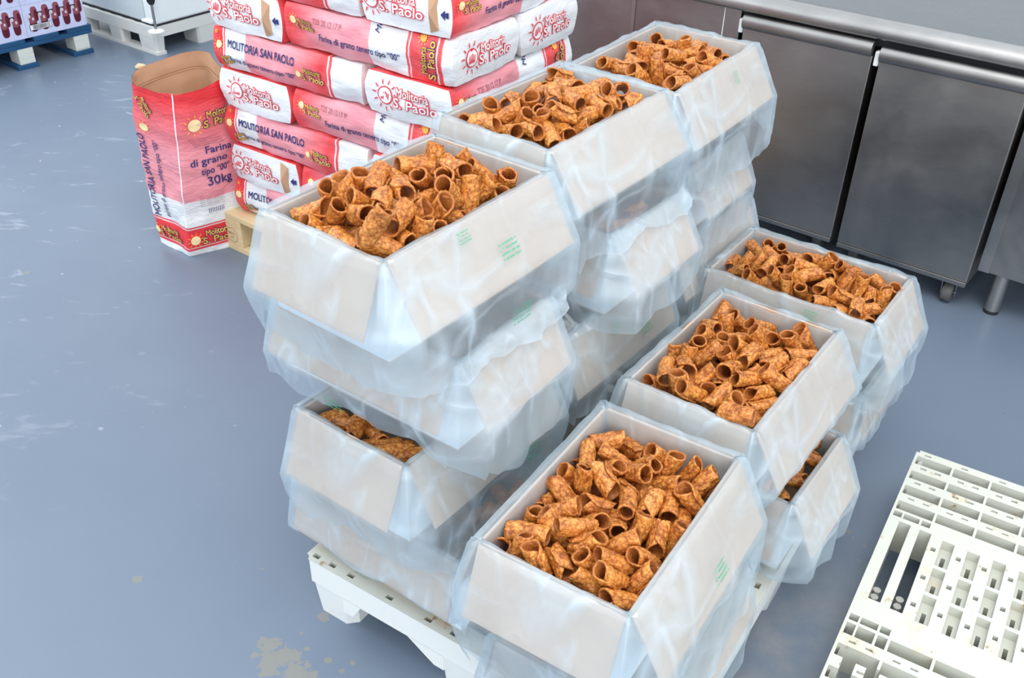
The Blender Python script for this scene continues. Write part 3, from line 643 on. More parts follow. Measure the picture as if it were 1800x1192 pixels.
# far stack
make_carton('S31', *ctr(.40, 2.06, -36, True), -36, True, Z1, 'lowest box of the farthest stack, near the steel table', (12, 12, 6, 8), (.18, .19, .15, .15), (), 9)
make_carton('S32', *ctr(.375, 2.06, -36, False), -36, False, Z2c, 'third box down the farthest stack, behind the right rear box', (10, 22, 8, 8), (.18, .21, .18, .18), ('S31',), 10)
make_carton('S33', *ctr(.398, 2.094, -34, True), -34, True, Z3, 'second box down the farthest stack, beside the steel bin', (14, 27, 8, 8), (.20, .22, .18, .18), ('S32',), 11)
make_carton('S34', .34, 2.268, -34.2, False, Z4, 'topmost and farthest box of the back row, in front of the steel bin', (14, 31, 10, 14), (.19, .262, .2, .2), ('S33',), 12, marks=((1, .55, .045, .8, 1.3),), poof=.4)
# right hand row, two high
make_carton('R11', *ctr(.205, .940, -33, False), -33, False, Z1, 'lower box under the nearest box, its film hanging over the pallet edge', (15, 22, 8, 10), (.195, .2, .15, .15), (), 13)
make_carton('R12', .176, 1.186, -32.0, False, .590, 'nearest box, topmost at the lower middle of the photo', (20, 28, 8, 16), (.30, .30, .18, .2), ('R11',), 14, marks=((1, .48, .072, 1.2, 0),), poof=1.6)
make_carton('R21', *ctr(.557, 1.422, -35.3, True), -35.3, True, Z1, 'lower box on the right, a slit of shells showing under the box above it', (20, 27, 8, 10), (.19, .2, .15, .15), (), 15)
make_carton('R22', .452, 1.624, -35.3, False, .578, 'top box in the middle of the right row, behind the nearest box', (18, 29, 8, 14), (.22, .196, .18, .18), ('R21',), 16, tuck=(.2, .55, .2, .2))
make_carton('R31', *ctr(.825, 1.845, -35.3, True), -35.3, True, .318, 'lower box of the right rear stack, its side showing above the pallet corner', (12, 10, 8, 8), (.15, .15, .13, .13), (), 17, BH=.154)
make_carton('R32', .717, 2.075, -35.1, True, .510, 'right rear top box, its long side in front of the bin castors', (14, 26, 8, 12), (.22, .235, .18, .18), ('R31',), 18, marks=((0, .62, .012, .9, 0),))

# ------------------------------------------------------------ fried shells
def shell_mesh(seed, nu=54, nv=20):
    rr = random.Random(seed); L, r0, tk = .065, .0154, .0034
    over = rr.uniform(.10, .22); turn = 2*math.pi*(1+over); flare = rr.uniform(-.10, .06); skew = rr.uniform(-.10, .10); bend = rr.uniform(-.004, .004); th0 = rr.uniform(0, 6.28)
    pt = rr.uniform(.25, .55)
    def P(u, v, side):
        th = th0+(u-.5)*turn; w = 2*v-1
        h = L/2*(pt+(1-pt)*math.sin(math.pi*min(1, max(0, u)))**.55)*(1+.04*nz(u*7+seed, w*1.5))
        z = w*h+skew*.02*math.sin(th)
        lift = .0028*(u**3)+.0055*max(0, u-.90)*4*(.4+.6*abs(w))-.0008*(1-u)**3
        r = r0*(1+flare*abs(w)**2.2)+lift
        bl = nz(math.cos(th)*4+seed, math.sin(th)*4, z*260)*.0012+abs(nz(math.cos(th)*7+seed*3, math.sin(th)*7, z*440))*.0026+nz(math.cos(th)*1.6, math.sin(th)*1.6+seed, z*60)*.0022
        r = r+(bl if side else -tk+bl*.25)
        return (r*math.cos(th)+bend*(w*w-.4), r*math.sin(th), z)
    V = [P(i/(nu-1), j/(nv-1), s) for s in (1, 0) for j in range(nv) for i in range(nu)]
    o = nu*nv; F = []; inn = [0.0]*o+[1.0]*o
    for j in range(nv-1):
        for i in range(nu-1):
            a = j*nu+i; F.append((a, a+1, a+nu+1, a+nu)); F.append((o+a+nu, o+a+nu+1, o+a+1, o+a))
    for i in range(nu-1):
        F.append((i, o+i, o+i+1, i+1)); a = (nv-1)*nu+i; F.append((a, a+1, o+a+1, o+a))
    for j in range(nv-1):
        a = j*nu; F.append((a, a+nu, o+a+nu, o+a)); a = j*nu+nu-1; F.append((a, o+a, o+a+nu, a+nu))
    me = bpy.data.meshes.new('fried_shell'); me.from_pydata(V, [], F); me.materials.append(M['shell'])
    me.polygons.foreach_set('use_smooth', [True]*len(F))
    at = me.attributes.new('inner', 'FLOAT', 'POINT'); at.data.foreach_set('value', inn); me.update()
    return me
SH = [shell_mesh(k) for k in range(9)]
SHL = [shell_mesh(k+40, 26, 9) for k in range(3)]
BOXNAME = {'R1': ('golden brown fried pastry shell in the nearest box', 'shells in the nearest box'),
           'R2': ('golden brown fried pastry shell in the middle box of the right row', 'shells in the middle box of the right row'),
           'R3': ('dark golden fried pastry shell in the right rear box', 'shells in the right rear box'),
           'S1': ('golden fried pastry shell heaped in the top box of the front left stack', 'shells in the top box of the front left stack'),
           'S2': ('golden fried pastry shell in the top box of the middle stack', 'shells in the top box of the middle stack'),
           'S3': ('golden fried pastry shell in the farthest top box', 'shells in the farthest top box')}
SPECIAL = {('S1', 0): 'fried shell standing up highest against the back rim of the front left top box',
           ('S1', 3): 'tall upright fried shell at the back of the front left top box, bubbles all over',
           ('S1', 33): None,
           ('S1', 23): 'fried shell with its round mouth up, right corner of the front left top box',
           ('R2', 0): 'fried shell leaning highest in the back corner of the middle box of the right row',
           ('R1', 7): 'fried shell with its round mouth facing left by the left wall of the nearest box',
           ('R1', 20): 'fried shell with a wide dark mouth at the lower left middle of the nearest box',
           ('R3', 1): 'left of two upright fried shell mouths at the back wall of the right rear box',
           ('R3', 2): 'right of two upright fried shell mouths at the back wall of the right rear box',
           ('R3', 31+9): None,
           ('S2', 0): 'fried shell standing highest at the back of the middle stack top box',
           ('S3', 0): 'fried shell with its mouth up at the back of the farthest top box'}
def put_shell(p, ax, L, r, spin, label, group, mesh=None, name='fried_pastry_shell'):
    o = bpy.data.objects.new(name, mesh or SH[rnd.randrange(len(SH))]); COL.objects.link(o)
    z = Vector(ax).normalized(); x = z.orthogonal().normalized(); y = z.cross(x)
    m = Matrix((x, y, z)).transposed() @ Matrix.Rotation(spin, 3, 'Z')
    k = r/.0180
    o.matrix_world = Matrix.Translation(p) @ m.to_4x4() @ Matrix.Diagonal((k, k, max(L, .0635)/.0580, 1))
    if label: tag(o, label, 'pastry', group)
    return o
for key, lst in SHELLS.items():
    for i, q in enumerate(lst):
        p = Vector([a/1e4 for a in q[:3]]); ax = [a/1e3 for a in q[3:6]]
        lab = SPECIAL.get((key, i)); g = None
        if not lab: lab, g = BOXNAME[key]
        put_shell(p, ax, q[6]/1e4, q[7]/1e4, rnd.uniform(0, 6.28), lab, g)
# shells glimpsed in the boxes lower down
def strip(key, u0, u1, v0, v1, n, label, group, dz=-.032):
    c = CARTONS[key]; ca, sa = math.cos(c.th), math.sin(c.th)
    for k in range(n):
        t = (k+.5)/n; lx_ = (u0+(u1-u0)*t)*c.lx-c.hx; ly_ = (v0+(v1-v0)*((k*.618) % 1))*c.ly-c.hy
        lx_ = max(-c.hx+.04, min(c.hx-.04, lx_)); ly_ = max(-c.hy+.04, min(c.hy-.04, ly_))
        p = Vector((c.x+lx_*ca-ly_*sa, c.y+lx_*sa+ly_*ca, c.zr+dz+rnd.uniform(-.006, .006)))
        a = rnd.uniform(0, 6.28); put_shell(p, (math.cos(a), math.sin(a), rnd.uniform(-.25, .25)), .064, .0165, rnd.uniform(0, 6), label, group)
strip('S12', .08, .95, .05, .16, 7, 'fried shell at the front edge of the third box down, front left stack', 'shells in the third box of the front left stack')
strip('S22', .1, .9, .05, .12, 4, 'fried shell in the dark gap behind the second box of the front left stack', 'shells in the gap of the middle stack')
strip('R21', .82, .95, .1, .95, 8, 'fried pastry shell in the slit under the middle box of the right row', 'shells in the slit of the lower right box')
strip('S11', .80, .95, .55, .95, 4, 'fried pastry shell in the bottom box beside the left wall of the nearest box', 'shells in the bottom box')
strip('S23', .80, .95, .3, .9, 3, 'fried pastry shell in the slit under the top box of the middle stack', 'shells in the slit of the middle stack')
# the layer of shells beneath, too deep to count
bv, bf, bi = [], [], []
def bury(key, depth, nx_, ny_):
    c = CARTONS[key]; ca, sa = math.cos(c.th), math.sin(c.th)
    for i in range(nx_):
        for j in range(ny_):
            lx_ = (i+.5+rnd.uniform(-.2, .2))/nx_*(c.lx-.07)-c.hx+.035; ly_ = (j+.5+rnd.uniform(-.2, .2))/ny_*(c.ly-.07)-c.hy+.035
            p = Vector((c.x+lx_*ca-ly_*sa, c.y+lx_*sa+ly_*ca, c.zr+depth+rnd.uniform(-.006, .006)))
            a = rnd.uniform(0, 6.28); z = Vector((math.cos(a), math.sin(a), rnd.uniform(-.2, .2))).normalized(); x = z.orthogonal(); y = z.cross(x)
            m = Matrix((x.normalized(), y.normalized(), z)).transposed(); me = SHL[rnd.randrange(3)]; o = len(bv)
            for v in me.vertices: bv.append(p+m @ v.co)
            for f in me.polygons: bf.append([o+k for k in f.vertices])
            bi.extend([d.value for d in me.attributes['inner'].data])
for key, dep in (('S14', -.058), ('S24', -.066), ('S34', -.066), ('R12', -.085), ('R22', -.072), ('R32', -.070)):
    a, b = (5, 9) if CARTONS[key].lx < .3 else (9, 5)
    bury(key, dep, a, b)
me = bpy.data.meshes.new('fried_pastry_shell'); me.from_pydata(bv, [], bf); me.materials.append(M['shell']); me.polygons.foreach_set('use_smooth', [True]*len(bf))
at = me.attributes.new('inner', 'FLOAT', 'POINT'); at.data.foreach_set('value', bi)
o = bpy.data.objects.new('fried_pastry_shell', me); COL.objects.link(o); o['kind'] = 'stuff'
tag(o, 'under layer of fried shells showing dark between the ones on top in the boxes', 'pastry')
# ------------------------------------------------------------ flour sacks
SL, SW, SH_ = .620, .312, .128
def sack_pt(x, y, z, seed, lift=0, L=SL, Wd=SW, Hh=SH_):
    """x, y, z in -1..1 on the unit box to a point of the filled sack"""
    ky, kx = .17, .04
    X = x*math.sqrt(max(0, 1-kx*z*z*.8-.03*y*y)); Y = y*math.sqrt(max(0, 1-z*z*ky-.02*x*x)); Z = z*math.sqrt(max(0, 1-y*y*ky*.55-x*x*.06))
    a = nz(x*2.2+seed*3.1, y*1.4, z*1.2)*.010+nz(x*7+seed, y*5, z*4)*.003
    p = Vector((X*L/2, Y*Wd/2, Z*Hh/2))
    n = Vector((X**7*1., Y**5, Z**5)); n = n.normalized() if n.length > 1e-6 else Vector((0, 0, 1))
    pinch = .006*max(0, abs(x)-.9)*10
    return p+n*(a*(1 if abs(x) < .97 else .5)+lift)-Vector((0, p.y*pinch, p.z*pinch))*.5
def sack_body(mb, seed, mat, L=SL):
    N = (72, 30, 16)
    def face(ax, sg, nu, nv):
        def fn(u, v):
            a, b = 2*u-1, 2*v-1
            q = {0: (sg, a, b), 1: (a, sg, b), 2: (a, b, sg)}[ax]
            return sack_pt(*q, seed, 0, L)
        flip = (sg < 0) ^ (ax == 1)
        mb.grid(nu, nv, fn, M['sack_end'] if ax == 0 else mat, True, flip=flip)
    face(0, -1, N[1], N[2]); face(0, 1, N[1], N[2]); face(1, -1, N[0], N[2]); face(1, 1, N[0], N[2]); face(2, -1, N[0], N[1]); face(2, 1, N[0], N[1])
def side_fn(seed, sg=-1):
    """metres from the left end and from the middle height, on the long side (sg -1: facing -y)"""
    def fn(u, v, l):
        x = u/SL*2-1
        return sack_pt(x if sg < 0 else -x, sg, max(-1, min(1, v/SH_*2)), seed, .0030+l)
    return fn
def end_fn(seed, sg):
    def fn(u, v, l):
        y = u/SW*2-1
        return sack_pt(sg, y if sg > 0 else -y, v/SH_*2, seed, .0030+l)
    return fn
def logo(mb, fn, x, y, w, main, outline, lift=0, rot=0):
    """two lines of the mill's name, fat outline under a bright letter"""
    c, s = math.cos(rot), math.sin(rot)
    P = lambda a, b: (x+a*c-b*s, y+a*s+b*c)
    for off, mat, l in ((.070, outline, lift), (.016, main, lift+.0009)):
        put_text(mb, 'Molitoria', mat, fn, *P(w*.10, w*.20), w=w*.74, h=w*.20, rot=rot, offset=off, lift=l)
        put_text(mb, 'S. Paolo', mat, fn, *P(w*.0, -w*.06), w=w*1.0, h=w*.22, rot=rot, offset=off, lift=l+.0002)
def print_front(mb, seed, sg=-1):
    f = side_fn(seed, sg)
    put_text(mb, 'MOLITORIA SAN PAOLO', M['navy'], f, .070, .010, w=.290, h=.025, offset=.026)
    put_text(mb, 'Farina di grano tenero tipo “00”', M['navy'], f, .080, -.032, w=.280, h=.0155, offset=.018)
    put_sun(mb, f, .375, -.010, .010, M['cream'], M['orange'])
    logo(mb, f, .388, -.022, .085, M['yellow'], M['navy'])
    put_sun(mb, f, .028, .012, .013, M['cream'], M['orange'])
    logo(mb, f, .040, -.050, .060, M['yellow'], M['navy'], rot=R_(0) if False else R_(18))
    put_text(mb, 'o', M['yellow'], f, .014, .046, h=.014, offset=.03)
def print_back(mb, seed, sg=-1):
    f = side_fn(seed, sg)
    put_sun(mb, f, .040, .020, .012, M['cream'], M['orange'])
    logo(mb, f, .052, .000, .070, M['yellow'], M['navy'])
    put_text(mb, 'T25 20.12.17 P', M['grey_ink'], f, .118, .022, w=.110, h=.016, offset=-.006)
    put_text(mb, 'Farina di grano tenero tipo “00”', M['navy'], f, .140, -.024, w=.300, h=.019, offset=.02)
    logo(mb, f, .556, -.052, .105, M['yellow'], M['navy'], rot=R_(90))
    put_sun(mb, f, .520, .058, .012, M['orange'], M['orange'])
    put_text(mb, 'MO', M['navy'], f, .365, .040, h=.018, rot=R_(70), offset=.015)
def print_end(mb, seed, sg, dx=0):
    f = end_fn(seed, sg)
    put_sun(mb, f, .080-dx, .002, .027, M['white_ink'], M['red'], ring=M['red'], hand=M['red'], spokes=11)
    c = .112-dx
    for off, mat, l in ((.085, M['red'], 0), (.018, M['white_ink'], .0009)):
        put_text(mb, 'Molitoria', mat, f, c+.008, .008, w=.115, h=.024, offset=off, lift=l)
        put_text(mb, 'S. Paolo', mat, f, c, -.024, w=.150, h=.027, offset=off, lift=l+.0003)
def sack(name, loc, rotz, kind, seed, label, group=None, ends=(1, -1), sides=(-1,), fold=None):
    t = thing(name, label, 'sack', loc, rotz, group)
    mb = MB(); mat = M['sack_front'] if kind == 'front' else M['sack_back']
    sack_body(mb, seed, mat)
    for sg in sides: (print_front if kind == 'front' else print_back)(mb, seed, sg)
    for sg in ends: print_end(mb, seed, sg, .042 if fold else 0)
    if fold:
        f = end_fn(seed, -1); u = SW-.024
        for q in ([(-.012, 0), (.002, .014), (.002, -.014)], [(.002, .006), (.012, .009), (.012, -.009), (.002, -.006)]):
            mb.add([f(u+a, b, .0005) for a, b in q], [tuple(range(len(q)))], M['navy'])
    mb.build('sack_body', t, loc=(0, 0, SH_/2))
    # folded and glued end corners: an open triangular paper fold with bare kraft inside
    if fold:
        sg, sy = fold
        mb = MB(); x = sg*(SL/2-.004)
        y0 = sy*(SW/2-.078); y1 = sy*(SW/2-.046)
        h = SH_*.42
        mb.add([(x, y0, h), (x, y0+sy*.004, -h), (x+sg*.018, y0+sy*.012, 0), (x+sg*.002, y1, h*.8), (x+sg*.002, y1, -h*.8)],
               [(0, 2, 1), (0, 3, 2), (2, 4, 1)], M['kraft'])
        mb.add([(x+sg*.002, y1, h*.8), (x+sg*.002, y1, -h*.8), (x+sg*.018, y0+sy*.012, 0)], [(0, 1, 2)], M['kraft'])
        f = end_fn(seed, sg); uy = SW-.012 if sg*sy > 0 else .012
        mb.build('paper_fold', t, loc=(0, 0, SH_/2))['label'] = 'bare brown paper fold at the sack end'
    return t
SA = R_(-33.5); sd_ = Vector((math.cos(SA), math.sin(SA))); se_ = Vector((-sd_.y, sd_.x)); S0 = Vector((-.955, 3.030))
def P_(a, b): q = S0+sd_*a+se_*b; return q
LAY = ['F', 'E', 'D', 'C', 'B', 'A', 'T']
zl = [.144, .2715, .399, .5265, .654, .7815, .909]
ords = ['bottom', 'second', 'third', 'fourth', 'fifth', 'sixth', 'top']
FR = SL+SW
for k in range(7):
    z = zl[k]; o_ = ords[k]; j = rnd.uniform(-.006, .006)
    lay = '%s layer' % o_
    if k % 2 == 0:
        # long sack on the left of the front, a sack end at the near right corner, one more behind
        p = P_(SL/2+j, SW/2); sack('flour_sack', (p.x, p.y, z), SA, 'front', k*3+1, 'red pink and white flour sack lengthwise at the left front, '+lay+' of the stack', ends=(1, -1))
        p = P_(SL+SW/2+.004, SL/2+j); sack('flour_sack', (p.x, p.y, z), SA+R_(90), 'back', k*3+2, 'flour sack with its white end at the near right corner, '+lay+' of the stack', ends=(-1,), sides=(-1,), fold=(-1, -1) if k in (6, 0) else None)
        p = P_(SL/2+j, SW*1.5+.003); sack('flour_sack', (p.x, p.y, z), SA+math.pi, 'front', k*3+3, 'flour sack at the back left, '+lay+' of the stack', ends=(), sides=())
    else:
        p = P_(SW/2+j, SL/2); sack('flour_sack', (p.x, p.y, z), SA+R_(90), 'front', k*3+1, 'flour sack showing its white end at the left front, '+lay+' of the stack', ends=(-1,), sides=(), fold=(-1, -1) if k in (5, 1) else None)
        p = P_(SW+.006+SL/2, SW/2+j); sack('flour_sack', (p.x, p.y, z), SA, 'back', k*3+2, 'red and pink flour sack lengthwise at the right front, '+lay+' of the stack', ends=(1,))
        p = P_(SW+.006+SL/2+j, SW*1.5+.004); sack('flour_sack', (p.x, p.y, z), SA, 'front', k*3+3, 'flour sack with its white end facing right, '+lay+' of the stack', ends=(1,), sides=())

# pine pallet under the sacks
wp = thing('wooden_pallet', 'pale pine pallet under the flour stack, its corner block stamped', 'pallet', (-1.022, 3.046, 0), R_(-36))
mb = MB()
for i in range(5):
    y = .0+i*.175; mb = MB(); mb.box((0, y, .122), (1.2, y+.1, .1435), M['wood']); mb.build('top_board', wp, bevel=.002)
for i in range(3):
    x = i*.55; mb = MB(); mb.box((x, 0, .1), (x+.1, .8, .1218), M['wood']); mb.build('cross_board', wp, bevel=.002)
    for y in (0, .35, .7):
        mb = MB(); mb.box((x+.001, y+.001, .0222), (x+.099, y+.099, .0998), M['wood'])
        bl = mb.build('block', wp, bevel=.002)
        if i == 0 and y == 0:
            mk = MB(); n = 28
            for (r0_, r1_) in ((.028, .0265),):
                ring = [(.05+r*math.cos(2*math.pi*k/n), -.0006, .061+r*1.0*math.sin(2*math.pi*k/n)) for r in (r0_, r1_) for k in range(n)]
                mk.add(ring, [(k, (k+1) % n, n+(k+1) % n, n+k) for k in range(n)], M['stamp'])
            f = lambda u, v, l: (.033+u, -.0006, .050+v)
            put_text(mk, 'IPPC', M['stamp'], f, 0, .012, w=.034, h=.009); put_text(mk, 'HT', M['stamp'], f, .008, -.003, w=.018, h=.009)
            s_ = mk.build('stamped_mark', bl); s_['label'] = 'round burnt stamp'
for y in (0, .35, .7):
    mb = MB(); mb.box((0, y, 0), (1.2, y+.1, .022), M['wood']); mb.build('bottom_board', wp, bevel=.002)

# the opened sack standing on the floor
def open_sack():
    t = thing('open_flour_sack', 'open empty-topped paper flour sack standing on the floor left of the stack, brown inside', 'sack', (-1.05, 3.10, 0), 0)
    base = [(-1.255, 3.062), (-1.120, 2.957), (-.93, 3.10), (-1.06, 3.215)]      # clockwise seen from above is reversed below
    top = [(-1.285, 3.060), (-1.078, 2.935), (-.930, 3.085), (-1.085, 3.335)]
    Ht = .60
    n = 60
    m = NT('open_sack_paper'); b = m.bsdf(WHITE, .5)
    cc = m.n('ShaderNodeTexCoord'); sep = m.n('ShaderNodeSeparateXYZ'); m.l(cc.outputs['Generated'], sep.inputs[0])
    col = m.ramp(sep.outputs['Z'], st([(.035, WHITE), (.048, REDC), (.054, WHITE), (.165, REDC), (.172, WHITE), (.182, REDC), (.335, WHITE), (.60, PINK), (.90, (PINK, REDC)), (1, REDC)]))
    m.l(col, b.inputs['Base Color']); w = m.noise(m.coord('Object', (5, 5, 16)), 3, 5, .65, 1.2); m.bump(w, .6, .012)
    lm = m.m
    def poly(P, u):
        """u 0..1 round the four corners with rounded turns; 0 = left back corner, side 0 = left gusset, side 1 = front"""
        L = [math.dist(P[i], P[(i+1) % 4]) for i in range(4)]; s = (u % 1)*4; i = int(s); q = s-i
        return Vector(P[i]).lerp(Vector(P[(i+1) % 4]), q)
    def fn(u, v, inner=0.0, l=0):
        pts = []
        k_ = .4+4.2*v**3
        for du in (-.018*k_, -.012*k_, -.006*k_, 0, .006*k_, .012*k_, .018*k_):
            a, b_2 = poly(base, u+du), poly(top, u+du); pts.append(a.lerp(b_2, v))
        p = sum(pts, Vector((0, 0)))/7
        s = (u % 1)*4; i = int(s); q = s-i
        cen = Vector((sum(x[0] for x in base)/4, sum(x[1] for x in base)/4)); out = (p-cen).normalized()
        bulge = math.sin(math.pi*q)*(.012 if i % 2 else -.004)*(.4+v)
        # mouth opens rounder, gently wrinkled sides
        wr = .007*nz(u*9, v*7)+.006*nz(u*5+4, v*15+3)*(1-v*.3)+.003*nz(u*26, v*30)
        z = v*Ht+(.018*math.sin(u*2*math.pi+3.6)+.004*nz(u*20, 3))*v**6
        if v < .12: bulge -= (.12-v)*.10*0
        r = p+out*(bulge+wr+l-inner)
        return Vector((r.x+1.05, r.y-3.10, max(0.001, z)))
    mb = MB()
    mb.grid(n*2, 40, lambda u, v: fn(u, v), lm, closed=True)
    mb.add([fn(k/40, 0) for k in range(40)], [tuple(range(40))[::-1]], lm)
    # print
    Lg = math.dist(base[0], base[1])
    def g(u, v, l): return fn(u/Lg*.25, v/Ht, 0, .0038+l)            # on the left gusset: u metres across, v metres up
    Lf = math.dist(base[1], base[2])
    def f(u, v, l): return fn(.25+u/Lf*.25, v/Ht, 0, .0038+l)
    put_text(mb, 'MOLITORIA SAN PAOLO', M['navy'], g, .046, .120, w=.30, h=.026, rot=R_(90), offset=.018)
    put_text(mb, 'Farina di grano tenero tipo “00”', M['navy'], g, .090, .128, w=.28, h=.017, rot=R_(90), offset=.01)
    put_sun(mb, g, .055, .450, .014, M['cream'], M['orange']); logo(mb, g, .040, .555, .075, M['yellow'], M['navy'], rot=R_(-62))
    put_sun(mb, g, .020, .062, .013, M['cream'], M['orange']); logo(mb, g, .036, .048, .098, M['yellow'], M['navy'])
    put_sun(mb, f, .030, .062, .017, M['cream'], M['orange']); logo(mb, f, .055, .048, .11, M['yellow'], M['navy'])
    put_sun(mb, f, .070, .480, .022, M['cream'], M['orange']); logo(mb, f, .10, .470, .12, M['yellow'], M['navy'])
    for k, (s_, x, w_) in enumerate((('Farina', .098, .085), ('di grano', .042, .125), ('tipo “00”', .075, .10), ('30kg', .092, .082))):
        put_text(mb, s_, M['navy'], f, x, .372-.036*k-(.006 if k == 3 else 0), w=w_, h=.024 if k < 3 else .03, offset=.016)
    for k in range(4):
        put_text(mb, 'grano tenero macinato', M['grey_ink'], f, .045+.006*k, .428-.009*k, w=.10, h=.005)
    for k in range(6): put_text(mb, 'peso netto conservare', M['grey_ink'], f, .06, .222-.008*k, w=.08, h=.004)
    put_text(mb, '|||||||||', M['navy'], f, .085, .158, w=.05, h=.014)
    # thin white line on the gusset edge
    mb.add([fn(.25+d, v/20, 0, .0035) for v in range(4, 21) for d in (-.004, .002)], [(2*k, 2*k+1, 2*k+3, 2*k+2) for k in range(16)], M['white_ink'])
    mb.build('sack_wall', t)
    mb = MB(); mb.grid(n*2, 34, lambda u, v: fn(u, .35+.65*v, .0085*(1-v**4)+.0012), M['kraft'], closed=True, flip=True)
    mb.add([fn(k/40, .35, .006) for k in range(40)], [tuple(range(40))], M['kraft'])
    ed = MB()
    # crease line running round just under the mouth
    mb.grid(n*2, 3, lambda u, v: fn(u, .915+.010*v, .0085-.003*math.sin(v*math.pi)), M['kraft'], closed=True, flip=True)
    s_ = mb.build('sack_lining', t); s_['label'] = 'bare brown paper inside the sack'
open_sack()

# ------------------------------------------------------------ steel table with wheeled bins
TA = R_(-36.9); W0 = Vector((1.12, 3.019))
def T(s, o, z): d = Vector((math.cos(TA), math.sin(TA))); n = Vector((d.y, -d.x)); q = W0+d*s+n*o; return (q.x, q.y, z)   # o: towards the camera
tb = thing('steel_table', 'stainless steel work table with rolled front edge along the back', 'table', T(0, 0, 0), TA)
# local: x along the front, y backwards (away from the camera)
mb = MB()
x0, x1 = -1.9, 1.55
prof = [(-.004, .795), (-.022, .797), (-.028, .806), (-.028, .822), (-.020, .838), (.0, .848), (.020, .850), (.026, .846), (.030, .846)]
pr = prof+[(.75, .846), (.75, .80), (.02, .80)]
v = [(x0, y, z) for y, z in pr]+[(x1, y, z) for y, z in pr]; n = len(pr)
mb.add(v, [(i, i+1, n+i+1, n+i) for i in range(len(prof)-1)], M['steel'], True)
mb.add(v, [(i, (i+1) % n, n+(i+1) % n, n+i) for i in range(len(prof)-1, n)], M['steel_top'])
mb.add(v, [tuple(range(n)), tuple(range(n, 2*n))[::-1]], M['steel'])
mb.box((x0, .031, .8455), (x1, .0335, .8468), M['steel_dark'])
mb.build('worktop', tb)
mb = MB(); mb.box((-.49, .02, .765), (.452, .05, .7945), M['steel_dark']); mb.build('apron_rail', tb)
def panel_unit(name, xa, xb, zb, seams):
    mb = MB(); mb.box((xa, .004, zb), (xb, .70, .7945), M['steel_front']); o = mb.build(name, tb, bevel=.003)
    for s_ in seams:
        k = MB(); k.box((s_-.0012, .0022, zb+.004), (s_+.0012, .0046, .79), M['white_ink' if name == 'side_cabinet' and s_ < 0 else 'steel_dark']); k.build('panel_seam', o)
    return o
panel_unit('side_cabinet', -1.85, -.488, .15, (-.548, -.905))
k = MB(); k.box((-.905, .0005, .155), (-.893, .0036, .79), M['steel']); k.build('corner_trim', tb)
o = panel_unit('side_cabinet', .452, 1.50, .150, ())
k = MB(); k.box((.4525, -.002, .152), (.486, .0035, .793), M['steel']); k.build('corner_trim', tb)
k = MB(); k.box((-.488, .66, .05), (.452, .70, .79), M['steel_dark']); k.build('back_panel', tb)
for x in (.523, 1.4, -.6, -1.75):
    for y in (.045, .62):
        k = MB(); k.tube([(x, y, .012), (x, y, .149)], .024, M['steel'], 24); k.tube([(x, y, 0), (x, y, .0118)], .0235, M['steel_dark'], 24); k.build('leg', tb)
def bin_(s0, s1, label, ztop, out, castx):
    t = thing('wheeled_bin', label, 'bin', T(s0, out, 0), TA)
    w = s1-s0; mb = MB()
    mb.box((0, 0, .105), (w, .58, ztop-.03), M['steel_front']); mb.build('bin_body', t, bevel=.004)
    mb = MB(); n = 14; pts = []
    # rolled handle lip along the top of the front
    for k in range(n+1):
        a = -.3+k/n*4.0; pts.append((.002-.020*math.sin(a)*1.0-.004, ztop-.030+.022-.024*math.cos(a)))
    v = [(x, y, z) for x in (.002, w-.002) for (y, z) in pts]; m = len(pts)
    mb.add(v, [(i, i+1, m+i+1, m+i) for i in range(m-1)], M['steel_front'], True)
    mb.add(v, [tuple(range(m)), tuple(range(m, 2*m))[::-1]], M['steel_front'])
    mb.build('handle_lip', t)
    mb = MB(); mb.box((.001, -.003, .088), (w-.001, .55, .1045), M['steel_front']); mb.build('base_tray', t, bevel=.002)
    mb = MB(); mb.box((-.018, .0, ztop-.050), (-.002, .022, ztop-.004), M['white_pl']); b__ = mb.build('bumper', t, bevel=.004); b__['label'] = 'white plastic corner bumper'
    for cx_, cy_ in castx:
        if True:
            mb = MB(); mb.tube([(cx_, cy_, .0805), (cx_, cy_, .0878)], .030, M['steel'], 20)
            for sx in (-1, 1):
                mb.add([(cx_+sx*.0205, cy_-.020, .080), (cx_+sx*.0205, cy_+.022, .080), (cx_+sx*.0205, cy_+.008, .022), (cx_+sx*.0205, cy_-.006, .022),
                        (cx_+sx*.0235, cy_-.020, .080), (cx_+sx*.0235, cy_+.022, .080), (cx_+sx*.0235, cy_+.008, .022), (cx_+sx*.0235, cy_-.006, .022)],
                       [(0, 1, 2, 3), (7, 6, 5, 4), (0, 3, 7, 4), (1, 5, 6, 2), (2, 6, 7, 3)], M['steel'])
            c_ = mb.build('castor', t)
            mb = MB(); mb.tube([(cx_-.0165, cy_, .0365), (cx_-.013, cy_, .0365), (cx_+.013, cy_, .0365), (cx_+.0165, cy_, .0365)], [.032, .0362, .0362, .032], M['rubber'], 24); mb.build('wheel', c_)
            mb = MB(); mb.tube([(cx_-.0245, cy_, .0365), (cx_+.0245, cy_, .0365)], .005, M['steel'], 10); mb.build('axle', c_)
    return t
bin_(-.468, -.026, 'left steel ingredient bin on castors under the table, partly behind the boxes', .772, .012, ((.06, .10), (.368, .115), (.06, .50), (.385, .50)))
bin_(.000, .436, 'right steel ingredient bin on castors under the table', .765, .022, ((.04, .11), (.384, .045), (.05, .50), (.385, .50)))

